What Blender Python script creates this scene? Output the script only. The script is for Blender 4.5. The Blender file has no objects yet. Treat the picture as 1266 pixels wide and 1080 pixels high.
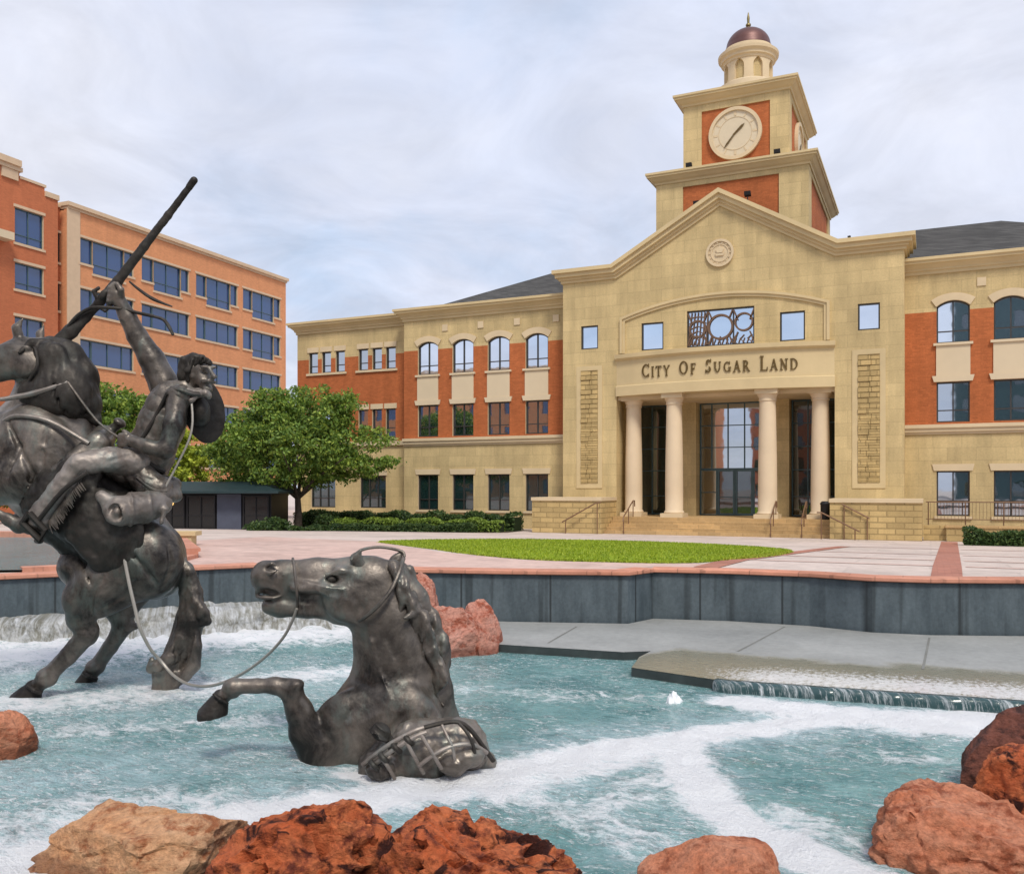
import bpy, bmesh, math, random
import numpy as np
from mathutils import Vector, Matrix, noise as mnoise
random.seed(7); np.random.seed(7)
R = math.radians
scene = bpy.context.scene
col = scene.collection

# ------------------------------------------------------------------ camera frame (metres, water level is z = 0)
YAW = R(25.0); CAMZ = 2.7
ct, st = math.cos(YAW), math.sin(YAW)
cam = bpy.data.cameras.new('camera'); camo = bpy.data.objects.new('camera', cam); col.objects.link(camo)
cam.sensor_width = 36; cam.lens = 36*1110/1266; cam.shift_y = 63/1266; cam.clip_end = 3000; cam.clip_start = .05
camo.location = (0, 0, CAMZ); camo.rotation_euler = (R(90), 0, YAW)
scene.camera = camo

def gz(y):                       # height of the plaza: falls gently from the pool to the city hall
    return 1.1 if y <= 20.2 else max(.3, 1.1-(y-20.2)/22.8*.8)

# ------------------------------------------------------------------ object helpers
def link(o, parent=None):
    col.objects.link(o)
    if parent is not None: o.parent = parent
    return o
def tag(o, label=None, cat=None, group=None, kind=None):
    if label: o['label'] = label
    if cat: o['category'] = cat
    if group: o['group'] = group
    if kind: o['kind'] = kind
    return o
def thing(name, label, cat, loc=(0, 0, 0), rz=0, group=None):
    o = bpy.data.objects.new(name, None); o.empty_display_size = .3
    o.location = loc; o.rotation_euler = (0, 0, rz); link(o)
    return tag(o, label, cat, group)
def mesh_obj(name, verts, faces, mats, parent=None, mi=None, smooth=False):
    me = bpy.data.meshes.new(name); me.from_pydata([tuple(v) for v in verts], [], [tuple(f) for f in faces])
    for m in (mats if isinstance(mats, (list, tuple)) else [mats]): me.materials.append(m)
    if mi is not None: me.polygons.foreach_set('material_index', np.array(mi, dtype=np.int32))
    if smooth: me.polygons.foreach_set('use_smooth', np.ones(len(me.polygons), dtype=bool))
    me.update()
    o = bpy.data.objects.new(name, me); return link(o, parent)

class MB:
    """collects shapes; build() links them as ONE mesh object"""
    def __init__(s, xf=None): s.v = []; s.f = []; s.mi = []; s.xf = xf
    def add(s, vs, fs, mi=0):
        b = len(s.v)
        s.v += [s.xf(*p) if s.xf else tuple(p) for p in vs]
        s.f += [tuple(i+b for i in f) for f in fs]; s.mi += [mi]*len(fs); return s
    def box(s, x0, x1, y0, y1, z0, z1, mi=0):
        vs = [(x0,y0,z0),(x1,y0,z0),(x1,y1,z0),(x0,y1,z0),(x0,y0,z1),(x1,y0,z1),(x1,y1,z1),(x0,y1,z1)]
        return s.add(vs, [(0,3,2,1),(4,5,6,7),(0,1,5,4),(1,2,6,5),(2,3,7,6),(3,0,4,7)], mi)
    def quad(s, a, b, c, d, mi=0): return s.add([a,b,c,d], [(0,1,2,3)], mi)
    def lathe(s, prof, c=(0,0,0), n=32, mi=0, a0=0, a1=2*math.pi):
        full = abs(a1-a0-2*math.pi) < 1e-6
        k = n if full else n+1
        vs = [(c[0]+r*math.cos(a0+(a1-a0)*i/n), c[1]+r*math.sin(a0+(a1-a0)*i/n), c[2]+z) for r, z in prof for i in range(k)]
        fs = []
        for j in range(len(prof)-1):
            for i in range(n if full else n):
                i2 = (i+1) % k
                fs.append((j*k+i, j*k+i2, (j+1)*k+i2, (j+1)*k+i))
        return s.add(vs, fs, mi)
    def tube(s, pts, r, n=8, mi=0, cap=True):
        pts = [Vector(p) for p in pts]; rs = r if isinstance(r, (list, tuple)) else [r]*len(pts)
        vs = []; fs = []; up = Vector((0, 0, 1)); last = None
        for i, p in enumerate(pts):
            t = (pts[min(i+1, len(pts)-1)]-pts[max(i-1, 0)])
            t = t.normalized() if t.length > 1e-9 else Vector((0, 0, 1))
            if last is None:
                a = t.cross(up) if abs(t.z) < .95 else t.cross(Vector((1, 0, 0)))
            else: a = last-t*last.dot(t)
            a.normalize(); last = a; b = t.cross(a)
            for k in range(n):
                q = p+(a*math.cos(2*math.pi*k/n)+b*math.sin(2*math.pi*k/n))*rs[i]; vs.append(tuple(q))
        for i in range(len(pts)-1):
            for k in range(n): fs.append((i*n+k, i*n+(k+1) % n, (i+1)*n+(k+1) % n, (i+1)*n+k))
        if cap: fs.append(tuple(range(n))[::-1]); fs.append(tuple(range((len(pts)-1)*n, len(pts)*n)))
        return s.add(vs, fs, mi)
    def prism(s, poly, fn, d0, d1, mi=0):
        """poly of (a, b); fn(a, b, d) gives the point; extruded from d0 to d1"""
        n = len(poly)
        vs = [fn(a, b, d0) for a, b in poly]+[fn(a, b, d1) for a, b in poly]
        fs = [tuple(range(n)), tuple(range(2*n-1, n-1, -1))]+[(i, i+n, (i+1) % n+n, (i+1) % n) for i in range(n)]
        return s.add(vs, fs, mi)
    def sweep(s, path, prof, mi=0, closed=False):
        """path of (x, y) seen from above; prof of (out, z), out is to the right of the path's direction"""
        n = len(path); ps = [Vector(p) for p in path]; rows = []
        for i in range(n):
            def nrm(a, b):
                d = (b-a).normalized(); return Vector((d.y, -d.x))
            if closed: n1 = nrm(ps[i-1], ps[i]); n2 = nrm(ps[i], ps[(i+1) % n])
            else:
                n1 = nrm(ps[max(i-1, 0)], ps[max(i, 1)]); n2 = nrm(ps[min(i, n-2)], ps[min(i+1, n-1)])
            m = (n1+n2)
            m = m/max(.35, (1+n1.dot(n2)))
            rows.append([(ps[i].x+m.x*o, ps[i].y+m.y*o, z) for o, z in prof])
        k = len(prof); vs = [p for r in rows for p in r]; fs = []
        for i in range(n if closed else n-1):
            i2 = (i+1) % n
            for j in range(k): fs.append((i*k+j, i*k+(j+1) % k, i2*k+(j+1) % k, i2*k+j))
        if not closed: fs.append(tuple(range(k))[::-1]); fs.append(tuple(range((n-1)*k, n*k)))
        return s.add(vs, fs, mi)
    def build(s, name, mats, parent=None, smooth=False, fix=True):
        o = mesh_obj(name, s.v, s.f, mats, parent, s.mi, smooth)
        if fix:
            bm = bmesh.new(); bm.from_mesh(o.data); bmesh.ops.recalc_face_normals(bm, faces=bm.faces); bm.to_mesh(o.data); bm.free()
        if smooth:
            o.data.set_sharp_from_angle(angle=R(40))
        return o

# ------------------------------------------------------------------ material helpers
class NT:
    def __init__(s, name):
        s.m = bpy.data.materials.new(name); s.m.use_nodes = True; s.t = s.m.node_tree; s.n = s.t.nodes; s.l = s.t.links
        s.b = s.n['Principled BSDF']; s.out = s.n['Material Output']; s._tc = None
    def node(s, typ, **kw):
        n = s.n.new(typ)
        for k, v in kw.items(): setattr(n, k, v)
        return n
    def put(s, sock, v):
        if isinstance(v, bpy.types.NodeSocket): s.l.new(v, sock)
        elif v is not None: sock.default_value = v
    def obj(s):
        if not s._tc: s._tc = s.node('ShaderNodeTexCoord')
        return s._tc.outputs['Object']
    def wallco(s):
        sp = s.node('ShaderNodeSeparateXYZ'); s.l.new(s.obj(), sp.inputs[0])
        c = s.node('ShaderNodeCombineXYZ'); s.l.new(s.math('ADD', sp.outputs[0], sp.outputs[1]), c.inputs[0]); s.l.new(sp.outputs[2], c.inputs[1])
        return c.outputs[0]
    def math(s, op, a, b=None, c=None, clamp=False):
        n = s.node('ShaderNodeMath', operation=op, use_clamp=clamp)
        for i, v in enumerate((a, b, c)):
            if v is not None: s.put(n.inputs[i], v)
        return n.outputs[0]
    def noise(s, scale, detail=4, rough=.55, co=None, dist=0, out='Fac'):
        n = s.node('ShaderNodeTexNoise'); s.put(n.inputs['Scale'], scale); n.inputs['Detail'].default_value = detail
        n.inputs['Roughness'].default_value = rough; n.inputs['Distortion'].default_value = dist
        s.l.new(co or s.obj(), n.inputs['Vector']); return n.outputs[out]
    def voro(s, scale, co=None, feature='F1'):
        n = s.node('ShaderNodeTexVoronoi', feature=feature); s.put(n.inputs['Scale'], scale); s.l.new(co or s.obj(), n.inputs['Vector']); return n.outputs['Distance']
    def scale(s, co, v):
        n = s.node('ShaderNodeMapping'); n.inputs['Scale'].default_value = v; s.l.new(co, n.inputs['Vector']); return n.outputs[0]
    def ramp(s, fac, stops):
        n = s.node('ShaderNodeValToRGB'); e = n.color_ramp.elements
        while len(e) < len(stops): e.new(.5)
        for i, (p, c) in enumerate(stops):
            e[i].position = p; e[i].color = (c, c, c, 1) if isinstance(c, (int, float)) else (*c, 1)
        s.l.new(fac, n.inputs[0]); return n.outputs[0]
    def mix(s, fac, a, b, blend='MIX'):
        n = s.node('ShaderNodeMix', data_type='RGBA', blend_type=blend)
        s.put(n.inputs[0], fac)
        for sock, v in ((n.inputs[6], a), (n.inputs[7], b)):
            if isinstance(v, bpy.types.NodeSocket): s.l.new(v, sock)
            else: sock.default_value = (*v, 1) if len(v) == 3 else v
        return n.outputs[2]
    def bump(s, h, strength=.3, dist=.02, normal=None):
        n = s.node('ShaderNodeBump'); n.inputs['Strength'].default_value = strength; n.inputs['Distance'].default_value = dist
        s.l.new(h, n.inputs['Height'])
        if normal is not None: s.l.new(normal, n.inputs['Normal'])
        s.l.new(n.outputs[0], s.b.inputs['Normal']); return n.outputs[0]
    def fin(s, color=None, rough=None, metal=None, spec=None):
        if color is not None: s.put(s.b.inputs['Base Color'], color if isinstance(color, bpy.types.NodeSocket) else (*color, 1))
        if rough is not None: s.put(s.b.inputs['Roughness'], rough)
        if metal is not None: s.put(s.b.inputs['Metallic'], metal)
        if spec is None and not metal and (not isinstance(rough, (int, float)) or rough > .6): spec = .22
        if spec is not None: s.put(s.b.inputs['Specular IOR Level'], spec)
        return s.m

def mul(c, k): return tuple(min(1, x*k) for x in c)

def mat_blocks(name, c, bw, bh, mortar=.012, var=.16, mort_k=.72, rough=.85, streak=.12, bumps=.25):
    t = NT(name); co = t.wallco()
    b = t.node('ShaderNodeTexBrick'); t.l.new(co, b.inputs['Vector'])
    b.inputs['Scale'].default_value = 1; b.inputs['Brick Width'].default_value = bw; b.inputs['Row Height'].default_value = bh
    b.inputs['Mortar Size'].default_value = mortar; b.inputs['Mortar Smooth'].default_value = .3; b.inputs['Bias'].default_value = 0
    b.inputs['Color1'].default_value = (*mul(c, 1-var), 1); b.inputs['Color2'].default_value = (*mul(c, 1+var), 1); b.inputs['Mortar'].default_value = (*mul(c, mort_k), 1)
    n1 = t.ramp(t.noise(.35, 5, .6, co), [(.3, 1-streak), (.7, 1+streak*.6)])
    n2 = t.ramp(t.noise(1.0, 4, .6, t.scale(co, (1.6, .22, 1))), [(.35, 1-streak), (.65, 1.03)])
    n3 = t.ramp(t.noise(14, 3, .6), [(.3, .9), (.7, 1.08)])
    cc = t.mix(1, t.mix(1, t.mix(1, b.outputs['Color'], n1, 'MULTIPLY'), n2, 'MULTIPLY'), n3, 'MULTIPLY')
    h = t.math('SUBTRACT', t.math('MULTIPLY', t.noise(18, 4), .35), b.outputs['Fac'])
    t.bump(h, bumps, .012)
    return t.fin(cc, rough)

def mat_plain(name, c, rough=.7, metal=0, var=.12, nscale=2.0, bump=.1, bscale=25, c2=None, spec=None):
    t = NT(name)
    f = t.noise(nscale, 5, .6)
    cc = t.mix(t.ramp(f, [(.3, 0), (.7, 1)]), mul(c, 1-var), c2 or mul(c, 1+var))
    if bump: t.bump(t.noise(bscale, 4), bump, .01)
    return t.fin(cc, rough, metal, spec)

M = {}
STONE = (.61, .468, .238)
M['stone'] = mat_blocks('ashlar_stone', STONE, 1.25, .62, .012, .065, .80, streak=.17)
M['rough_stone'] = mat_blocks('rusticated_stone', (.54, .39, .175), .75, .27, .03, .16, .70, bumps=.9)
M['trim'] = mat_plain('pale_cast_stone', (.64, .51, .33), .8, var=.07, nscale=.8)
M['cornice'] = mat_plain('cornice_stone', (.60, .47, .265), .8, var=.1, nscale=.5)
M['column'] = mat_plain('column_stone', (.68, .54, .37), .75, var=.06, nscale=.7)
M['panel'] = mat_plain('cream_panel', (.66, .54, .37), .75, var=.05, nscale=.6)
M['brick'] = mat_blocks('red_brick', (.47, .142, .050), .24, .085, .011, .12, .95, streak=.14)
M['step'] = mat_blocks('step_stone', (.54, .36, .17), 1.1, .3, .012, .12, .7)
M['office_brick'] = mat_blocks('orange_brick', (.67, .30, .145), .26, .09, .011, .08, 1.0, streak=.07)
M['office_red'] = mat_blocks('deep_red_brick', (.52, .170, .078), .26, .09, .011, .08, 1.0, streak=.08)
M['office_trim'] = mat_plain('buff_precast', (.62, .46, .31), .8, var=.06)

def mat_glass(name, tint, refl, rough=.02, wav=.04, edge=.6):
    t = NT(name)
    d = t.b; d.inputs['Base Color'].default_value = (*tint, 1); d.inputs['Roughness'].default_value = .1
    g = t.node('ShaderNodeBsdfGlossy'); g.inputs['Roughness'].default_value = rough; g.inputs['Color'].default_value = (.86, .92, 1, 1)
    bp = t.node('ShaderNodeBump'); bp.inputs['Strength'].default_value = wav; bp.inputs['Distance'].default_value = .05
    t.l.new(t.noise(.9, 2, .5), bp.inputs['Height']); t.l.new(bp.outputs[0], g.inputs['Normal'])
    lw = t.node('ShaderNodeLayerWeight'); lw.inputs['Blend'].default_value = .35
    f = t.math('MULTIPLY_ADD', lw.outputs['Fresnel'], edge, refl, clamp=True)
    mx = t.node('ShaderNodeMixShader'); t.l.new(f, mx.inputs[0]); t.l.new(d.outputs[0], mx.inputs[1]); t.l.new(g.outputs[0], mx.inputs[2])
    t.l.new(mx.outputs[0], t.out.inputs[0]); return t.m
M['glass'] = mat_glass('window_glass', (.012, .03, .032), .55)
M['glass_sky'] = mat_glass('sky_mirror_glass', (.03, .04, .045), .82)
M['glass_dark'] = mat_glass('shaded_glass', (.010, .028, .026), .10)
M['glass_black'] = mat_glass('shaded_kiosk_glass', (.006, .007, .008), .0, edge=.12)
M['glass_blue'] = mat_glass('blue_tinted_glass', (.016, .048, .16), .05)
M['frame'] = mat_plain('bronze_frame', (.055, .05, .045), .45, .3, bump=0)
M['frame_teal'] = mat_plain('teal_frame', (.07, .12, .13), .4, .2, bump=0)
M['roof'] = mat_blocks('dark_slate', (.075, .072, .068), .5, .22, .012, .25, .6, rough=.9)
M['dome'] = mat_plain('copper_brown_dome', (.125, .055, .048), .45, .4, var=.2, nscale=1.5)
M['gold'] = mat_plain('finial_metal', (.22, .17, .07), .4, .7, bump=0)
M['black'] = mat_plain('black_metal', (.018, .018, .02), .5, .4, bump=0)
M['letter'] = mat_plain('lettering_bronze', (.13, .080, .022), .5, .4, bump=0)
M['fret'] = mat_plain('brown_fretwork', (.16, .095, .06), .6, .2, bump=0)
M['clock'] = mat_plain('clock_dial', (.64, .54, .38), .6, var=.04, bump=0)
M['rail'] = mat_plain('brown_handrail', (.20, .11, .06), .5, .3, bump=0)

# bronze
def mat_bronze(name, c1, c2, c3, rough=.46):
    t = NT(name)
    f1 = t.ramp(t.noise(1.6, 7, .7, dist=.5), [(.38, 0), (.64, 1)])
    f2 = t.ramp(t.noise(3.4, 6, .7, t.scale(t.obj(), (1, 1, .45))), [(.52, 0), (.72, 1)])
    c = t.mix(f2, t.mix(f1, c1, c2), c3)
    c = t.mix(1, c, t.ramp(t.noise(1.1, 3, .5), [(.3, .55), (.7, 1.25)]), 'MULTIPLY')
    r = t.ramp(t.noise(6, 4), [(.3, rough-.1), (.7, rough+.16)])
    t.bump(t.math('ADD', t.noise(30, 5), t.math('MULTIPLY', t.noise(9, 4), .8)), .3, .010)
    return t.fin(c, r, .55)
M['bronze'] = mat_bronze('patinated_bronze', (.034, .029, .026), (.235, .20, .17), (.15, .175, .155), .40)
M['bronze_dark'] = mat_bronze('dark_bronze', (.022, .018, .015), (.06, .052, .045), (.07, .07, .062), .56)
M['bronze_pale'] = mat_bronze('rubbed_bronze', (.17, .14, .12), (.34, .30, .27), (.24, .26, .24), .52)
M['rope'] = mat_plain('pale_bronze_cord', (.36, .33, .29), .5, .4, bump=.2)

# rocks
def mat_rock(name, c1, c2, dark, pit=.0, scale=1.0):
    t = NT(name); co = t.scale(t.obj(), (scale, scale, scale*1.5))
    f = t.ramp(t.noise(1.5, 7, .65, co, .6), [(.3, 0), (.7, 1)])
    g = t.ramp(t.noise(4.5, 7, .7, co, .3), [(.38, 0), (.50, 1)])
    fine = t.ramp(t.noise(22, 5, .7, co), [(.3, .62), (.7, 1.25)])
    c = t.mix(t.math('SUBTRACT', 1, g), t.mix(f, c1, c2), dark)
    if pit:
        v = t.ramp(t.noise(3.2, 5, .6, co, 1.2), [(.39, 1), (.47, 0)])
        c = t.mix(t.math('MULTIPLY', v, pit), c, mul(dark, .25))
    c = t.mix(1, c, fine, 'MULTIPLY')
    sp = t.node('ShaderNodeSeparateXYZ'); t.l.new(t.obj(), sp.inputs[0])          # wet band just above the waterline
    wet = t.ramp(t.math('ADD', sp.outputs[2], t.math('MULTIPLY', t.noise(5, 4), -.12)), [(.02, 1), (.07, 0)])
    c = t.mix(t.math('MULTIPLY', wet, .62), c, mul(dark, .5))
    n1 = t.bump(t.math('ADD', t.noise(9, 7, .7, co), t.math('MULTIPLY', t.noise(38, 5, .7, co), .35)), .9, .06)
    return t.fin(c, t.math('SUBTRACT', t.ramp(t.noise(5, 3, .5, co), [(.3, .45), (.7, .85)]), t.math('MULTIPLY', wet, .3)), 0)
M['rock_tan'] = mat_rock('tan_sandstone', (.62, .29, .13), (.68, .43, .26), (.36, .13, .055))
M['rock_red'] = mat_rock('red_pitted_rock', (.50, .10, .032), (.62, .21, .085), (.16, .036, .02), 1.0)
M['rock_orange'] = mat_rock('orange_sandstone', (.56, .17, .075), (.66, .33, .21), (.30, .08, .035))
M['rock_pink'] = mat_rock('pink_granite', (.55, .22, .15), (.60, .33, .26), (.33, .085, .045))
M['rock_dark'] = mat_rock('dark_wet_rock', (.15, .055, .04), (.28, .10, .065), (.06, .03, .027))

# paving and pool
M['paving'] = mat_blocks('pale_concrete_paving', (.60, .52, .46), 1e3, 2.2, .03, .03, .8, streak=.1, bumps=.05)
def mat_ground(name, c1, c2, w, h, mortar=.02, var=.1, mk=.8):
    t = NT(name)
    b = t.node('ShaderNodeTexBrick'); t.l.new(t.obj(), b.inputs['Vector']); b.inputs['Scale'].default_value = 1
    b.inputs['Brick Width'].default_value = w; b.inputs['Row Height'].default_value = h; b.inputs['Mortar Size'].default_value = mortar
    b.inputs['Color1'].default_value = (*mul(c1, 1-var), 1); b.inputs['Color2'].default_value = (*mul(c1, 1+var), 1); b.inputs['Mortar'].default_value = (*mul(c1, mk), 1)
    f = t.ramp(t.noise(.18, 5, .6), [(.35, 0), (.65, .8)])
    c = t.mix(f, b.outputs['Color'], c2)
    c = t.mix(1, c, t.ramp(t.noise(3.5, 6, .65), [(.3, .86), (.7, 1.08)]), 'MULTIPLY')
    c = t.mix(1, c, t.ramp(t.noise(.5, 7, .7), [(.38, .84), (.55, 1.03)]), 'MULTIPLY')
    t.bump(t.noise(20, 4), .15, .01)
    return t.fin(c, .75)
M['paving'] = mat_ground('pale_concrete_paving', (.58, .49, .43), (.62, .51, .46), 3.0, 1.5, .035, .06, .82)
M['pink'] = mat_ground('pink_brick_paving', (.58, .40, .34), (.62, .46, .40), .4, .2, .012, .12, .85)
M['redstrip'] = mat_ground('red_brick_paving', (.40, .17, .12), (.43, .20, .15), .24, .12, .01, .14, .8)
M['coping'] = mat_ground('red_coping_stone', (.60, .26, .17), (.58, .30, .22), .9, .45, .012, .12, .6)
def mat_lawn():
    t = NT('lawn_grass')
    c = t.mix(t.ramp(t.noise(.9, 7, .7), [(.35, 0), (.65, 1)]), (.21, .30, .010), (.30, .40, .020))
    c = t.mix(1, c, t.ramp(t.noise(9, 7, .8), [(.3, .6), (.7, 1.25)]), 'MULTIPLY')
    t.bump(t.noise(40, 4), .6, .03); return t.fin(c, .9)
M['lawn'] = mat_lawn()
M['soil'] = mat_plain('planting_soil', (.09, .07, .045), .95, var=.3)
def mat_slate():
    t = NT('slate_cladding'); co = t.wallco()
    c = t.mix(t.ramp(t.noise(1.2, 6, .65, t.scale(co, (1.6, .5, 1))), [(.3, 0), (.7, 1)]), (.044, .062, .074), (.118, .15, .168))
    st1 = t.ramp(t.noise(1.0, 3, .5, t.scale(co, (2.2, .12, 1))), [(.55, 0), (.62, 1)])
    c = t.mix(t.math('MULTIPLY', st1, .75), c, (.03, .04, .045))
    c = t.mix(1, c, t.ramp(t.noise(16, 5, .7), [(.3, .8), (.7, 1.15)]), 'MULTIPLY')
    t.bump(t.noise(12, 5), .2, .01); return t.fin(c, .55)
M['slate'] = mat_slate()
M['ledge_joint'] = mat_plain('ledge_joint', (.19, .19, .175), .8, bump=0)
M['slate_joint'] = mat_plain('slate_joint', (.03, .038, .043), .6, bump=0)
def mat_ledge():
    t = NT('wet_concrete_ledge')
    c = t.mix(t.ramp(t.noise(.45, 6, .65), [(.3, 0), (.7, 1)]), (.22, .225, .215), (.35, .355, .34))
    geo = t.node('ShaderNodeTexCoord')
    a = t.node('ShaderNodeAttribute', attribute_name='wet')
    w = t.math('ADD', a.outputs['Fac'], t.math('MULTIPLY', t.math('SUBTRACT', t.noise(1.1, 5, .6), .5), .55))
    wet = t.ramp(w, [(.42, 0), (.58, 1)])
    c = t.mix(wet, c, (.25, .245, .185))
    a2 = t.node('ShaderNodeAttribute', attribute_name='foam')
    fo = t.math('ADD', a2.outputs['Fac'], t.math('MULTIPLY', t.math('SUBTRACT', t.noise(15, 7, .78, t.scale(t.obj(), (1, .6, 1))), .5), 2.6))
    foam = t.ramp(fo, [(.5, 0), (.95, 1)])
    c = t.mix(foam, c, (.74, .76, .77))
    c = t.mix(1, c, t.ramp(t.noise(8, 6, .7), [(.3, .85), (.7, 1.1)]), 'MULTIPLY')
    r = t.math('SUBTRACT', .62, t.math('MULTIPLY', wet, .52))
    t.bump(t.noise(14, 5), .25, .015); return t.fin(c, r, spec=.6)
M['ledge'] = mat_ledge()
M['ledge_side'] = mat_plain('dark_wet_ledge_face', (.05, .06, .06), .35, var=.3, nscale=3)
def mat_water(name, deep, shallow, speck=1.0):
    t = NT(name); co = t.obj()
    c = t.mix(t.ramp(t.noise(.8, 5, .65, dist=.8), [(.3, 0), (.7, 1)]), deep, shallow)
    mk = t.node('ShaderNodeAttribute', attribute_name='milk')          # water whitened by air bubbles
    m0 = t.math('ADD', mk.outputs['Fac'], t.math('MULTIPLY', t.math('SUBTRACT', t.noise(1.6, 6, .7, t.scale(co, (1, 1.3, 1)), 1.2), .5), 1.3))
    c = t.mix(t.ramp(m0, [(.25, 0), (1.1, .75)]), c, (.50, .62, .68))
    a = t.node('ShaderNodeAttribute', attribute_name='foam')
    tear = t.noise(2.4, 9, .74, t.scale(co, (1, 1.35, 1)), 1.6)
    fine = t.noise(9, 7, .78, t.scale(co, (.7, 1.2, 1)), .9)
    f = t.math('ADD', a.outputs['Fac'], t.math('MULTIPLY', t.math('SUBTRACT', tear, .5), 2.0))
    f = t.math('ADD', f, t.math('MULTIPLY', t.math('SUBTRACT', fine, .5), 1.5))
    foam = t.ramp(f, [(.32, 0), (.55, .45), (.85, 1)])
    fl = t.math('ADD', t.noise(15, 6, .75, t.scale(co, (.5, 1.3, 1)), 1.2), t.math('MULTIPLY', mk.outputs['Fac'], .025))
    fl = t.ramp(fl, [(.535, 0), (.60, .8*speck), (.66, 1*speck)])
    fl = t.math('MULTIPLY', fl, t.ramp(t.noise(.9, 5, .65, co, .8), [(.36, .12), (.62, 1)]))
    foam = t.math('MAXIMUM', foam, fl, clamp=True)
    c = t.mix(foam, c, (.95, .96, .98))
    h = t.math('ADD', t.noise(4.0, 6, .62, t.scale(co, (.8, 1.3, 1)), .9), t.math('MULTIPLY', t.noise(14, 5, .65, t.scale(co, (.6, 1.4, 1)), .7), .45))
    bub = t.math('MULTIPLY', t.noise(26, 5, .75), .55)
    mh = t.node('ShaderNodeMix', data_type='FLOAT'); t.l.new(foam, mh.inputs[0]); t.l.new(h, mh.inputs[2]); t.l.new(t.math('ADD', bub, t.math('MULTIPLY', t.noise(5, 5, .6), .5)), mh.inputs[3])
    t.bump(t.math('ADD', mh.outputs[0], t.math('MULTIPLY', foam, .2)), 1.0, .10)
    r = t.math('ADD', .05, t.math('MULTIPLY', foam, .6))
    t.b.inputs['IOR'].default_value = 1.33
    return t.fin(c, r, spec=.5)
M['water'] = mat_water('pool_water', (.085, .215, .225), (.23, .41, .41))
M['water_upper'] = mat_water('upper_water', (.05, .16, .18), (.10, .24, .26), .3)

def mat_fall():
    t = NT('falling_water'); sp = t.scale(t.wallco(), (5, .8, 1))
    n = t.ramp(t.noise(2.6, 7, .75, sp), [(.50, 0), (.62, .85)])
    n = t.math('MULTIPLY', n, t.ramp(t.noise(.7, 4, .6, t.wallco()), [(.35, .25), (.6, 1)]))
    c = t.mix(n, (.035, .075, .08), (.80, .84, .87))
    t.bump(n, .5, .03); return t.fin(c, .18)
M['fall'] = mat_fall()
def mat_cascade():
    t = NT('water_over_pale_stone'); sp = t.scale(t.wallco(), (2.2, 1.3, 1))
    n = t.ramp(t.noise(2.6, 8, .78, sp, .8), [(.42, 0), (.62, 1)])
    st = t.mix(t.ramp(t.noise(2.0, 6, .7), [(.35, 0), (.65, 1)]), (.17, .165, .125), (.42, .41, .36))
    c = t.mix(n, st, (.78, .80, .82))
    t.bump(t.noise(5, 7, .75), 1.0, .12); return t.fin(c, .4)
M['cascade'] = mat_cascade()

def mat_leaf(name, dark, light, yellow):
    t = NT(name)
    g = t.node('ShaderNodeNewGeometry')
    r = g.outputs['Random Per Island']
    n = t.ramp(t.noise(.7, 4, .6), [(.3, 0), (.7, 1)])
    c = t.mix(n, dark, light)
    c = t.mix(t.ramp(r, [(.55, 0), (1, .8)]), c, yellow)
    c = t.mix(1, c, t.ramp(r, [(0, .7), (.6, 1.15)]), 'MULTIPLY')
    t.fin(c, .6)
    tr = t.node('ShaderNodeBsdfTranslucent'); t.l.new(c, tr.inputs[0])
    mx = t.node('ShaderNodeMixShader'); mx.inputs[0].default_value = .3
    t.l.new(t.b.outputs[0], mx.inputs[1]); t.l.new(tr.outputs[0], mx.inputs[2]); t.l.new(mx.outputs[0], t.out.inputs[0])
    return t.m
M['leaf'] = mat_leaf('tree_leaves', (.085, .165, .026), (.18, .29, .042), (.34, .41, .06))
M['leaf_yellow'] = mat_leaf('yellow_green_leaves', (.22, .31, .03), (.36, .43, .04), (.52, .54, .05))
M['leaf_hedge'] = mat_leaf('hedge_leaves', (.022, .06, .016), (.06, .115, .025), (.12, .17, .04))
M['leaf_lime'] = mat_leaf('lime_hedge_leaves', (.15, .24, .03), (.22, .33, .045), (.3, .38, .06))
M['grass'] = mat_leaf('grass_blades', (.22, .31, .014), (.31, .41, .02), (.44, .47, .05))
M['bark'] = mat_plain('bark', (.075, .058, .045), .95, var=.35, nscale=6, bump=.8, bscale=12)
# ================================================================== CITY HALL (x is measured from its centre line)
HX = -9.95
HL = (HX, 47, .3)
hxf = lambda x, y, z: (x, y-47, z-.3)
hall = thing('city_hall', 'cream stone and red brick city hall with gabled columned portico and domed clock tower', 'city hall', HL)

def plane(y):
    return lambda x, z, d: (x, y+d, z)

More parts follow.
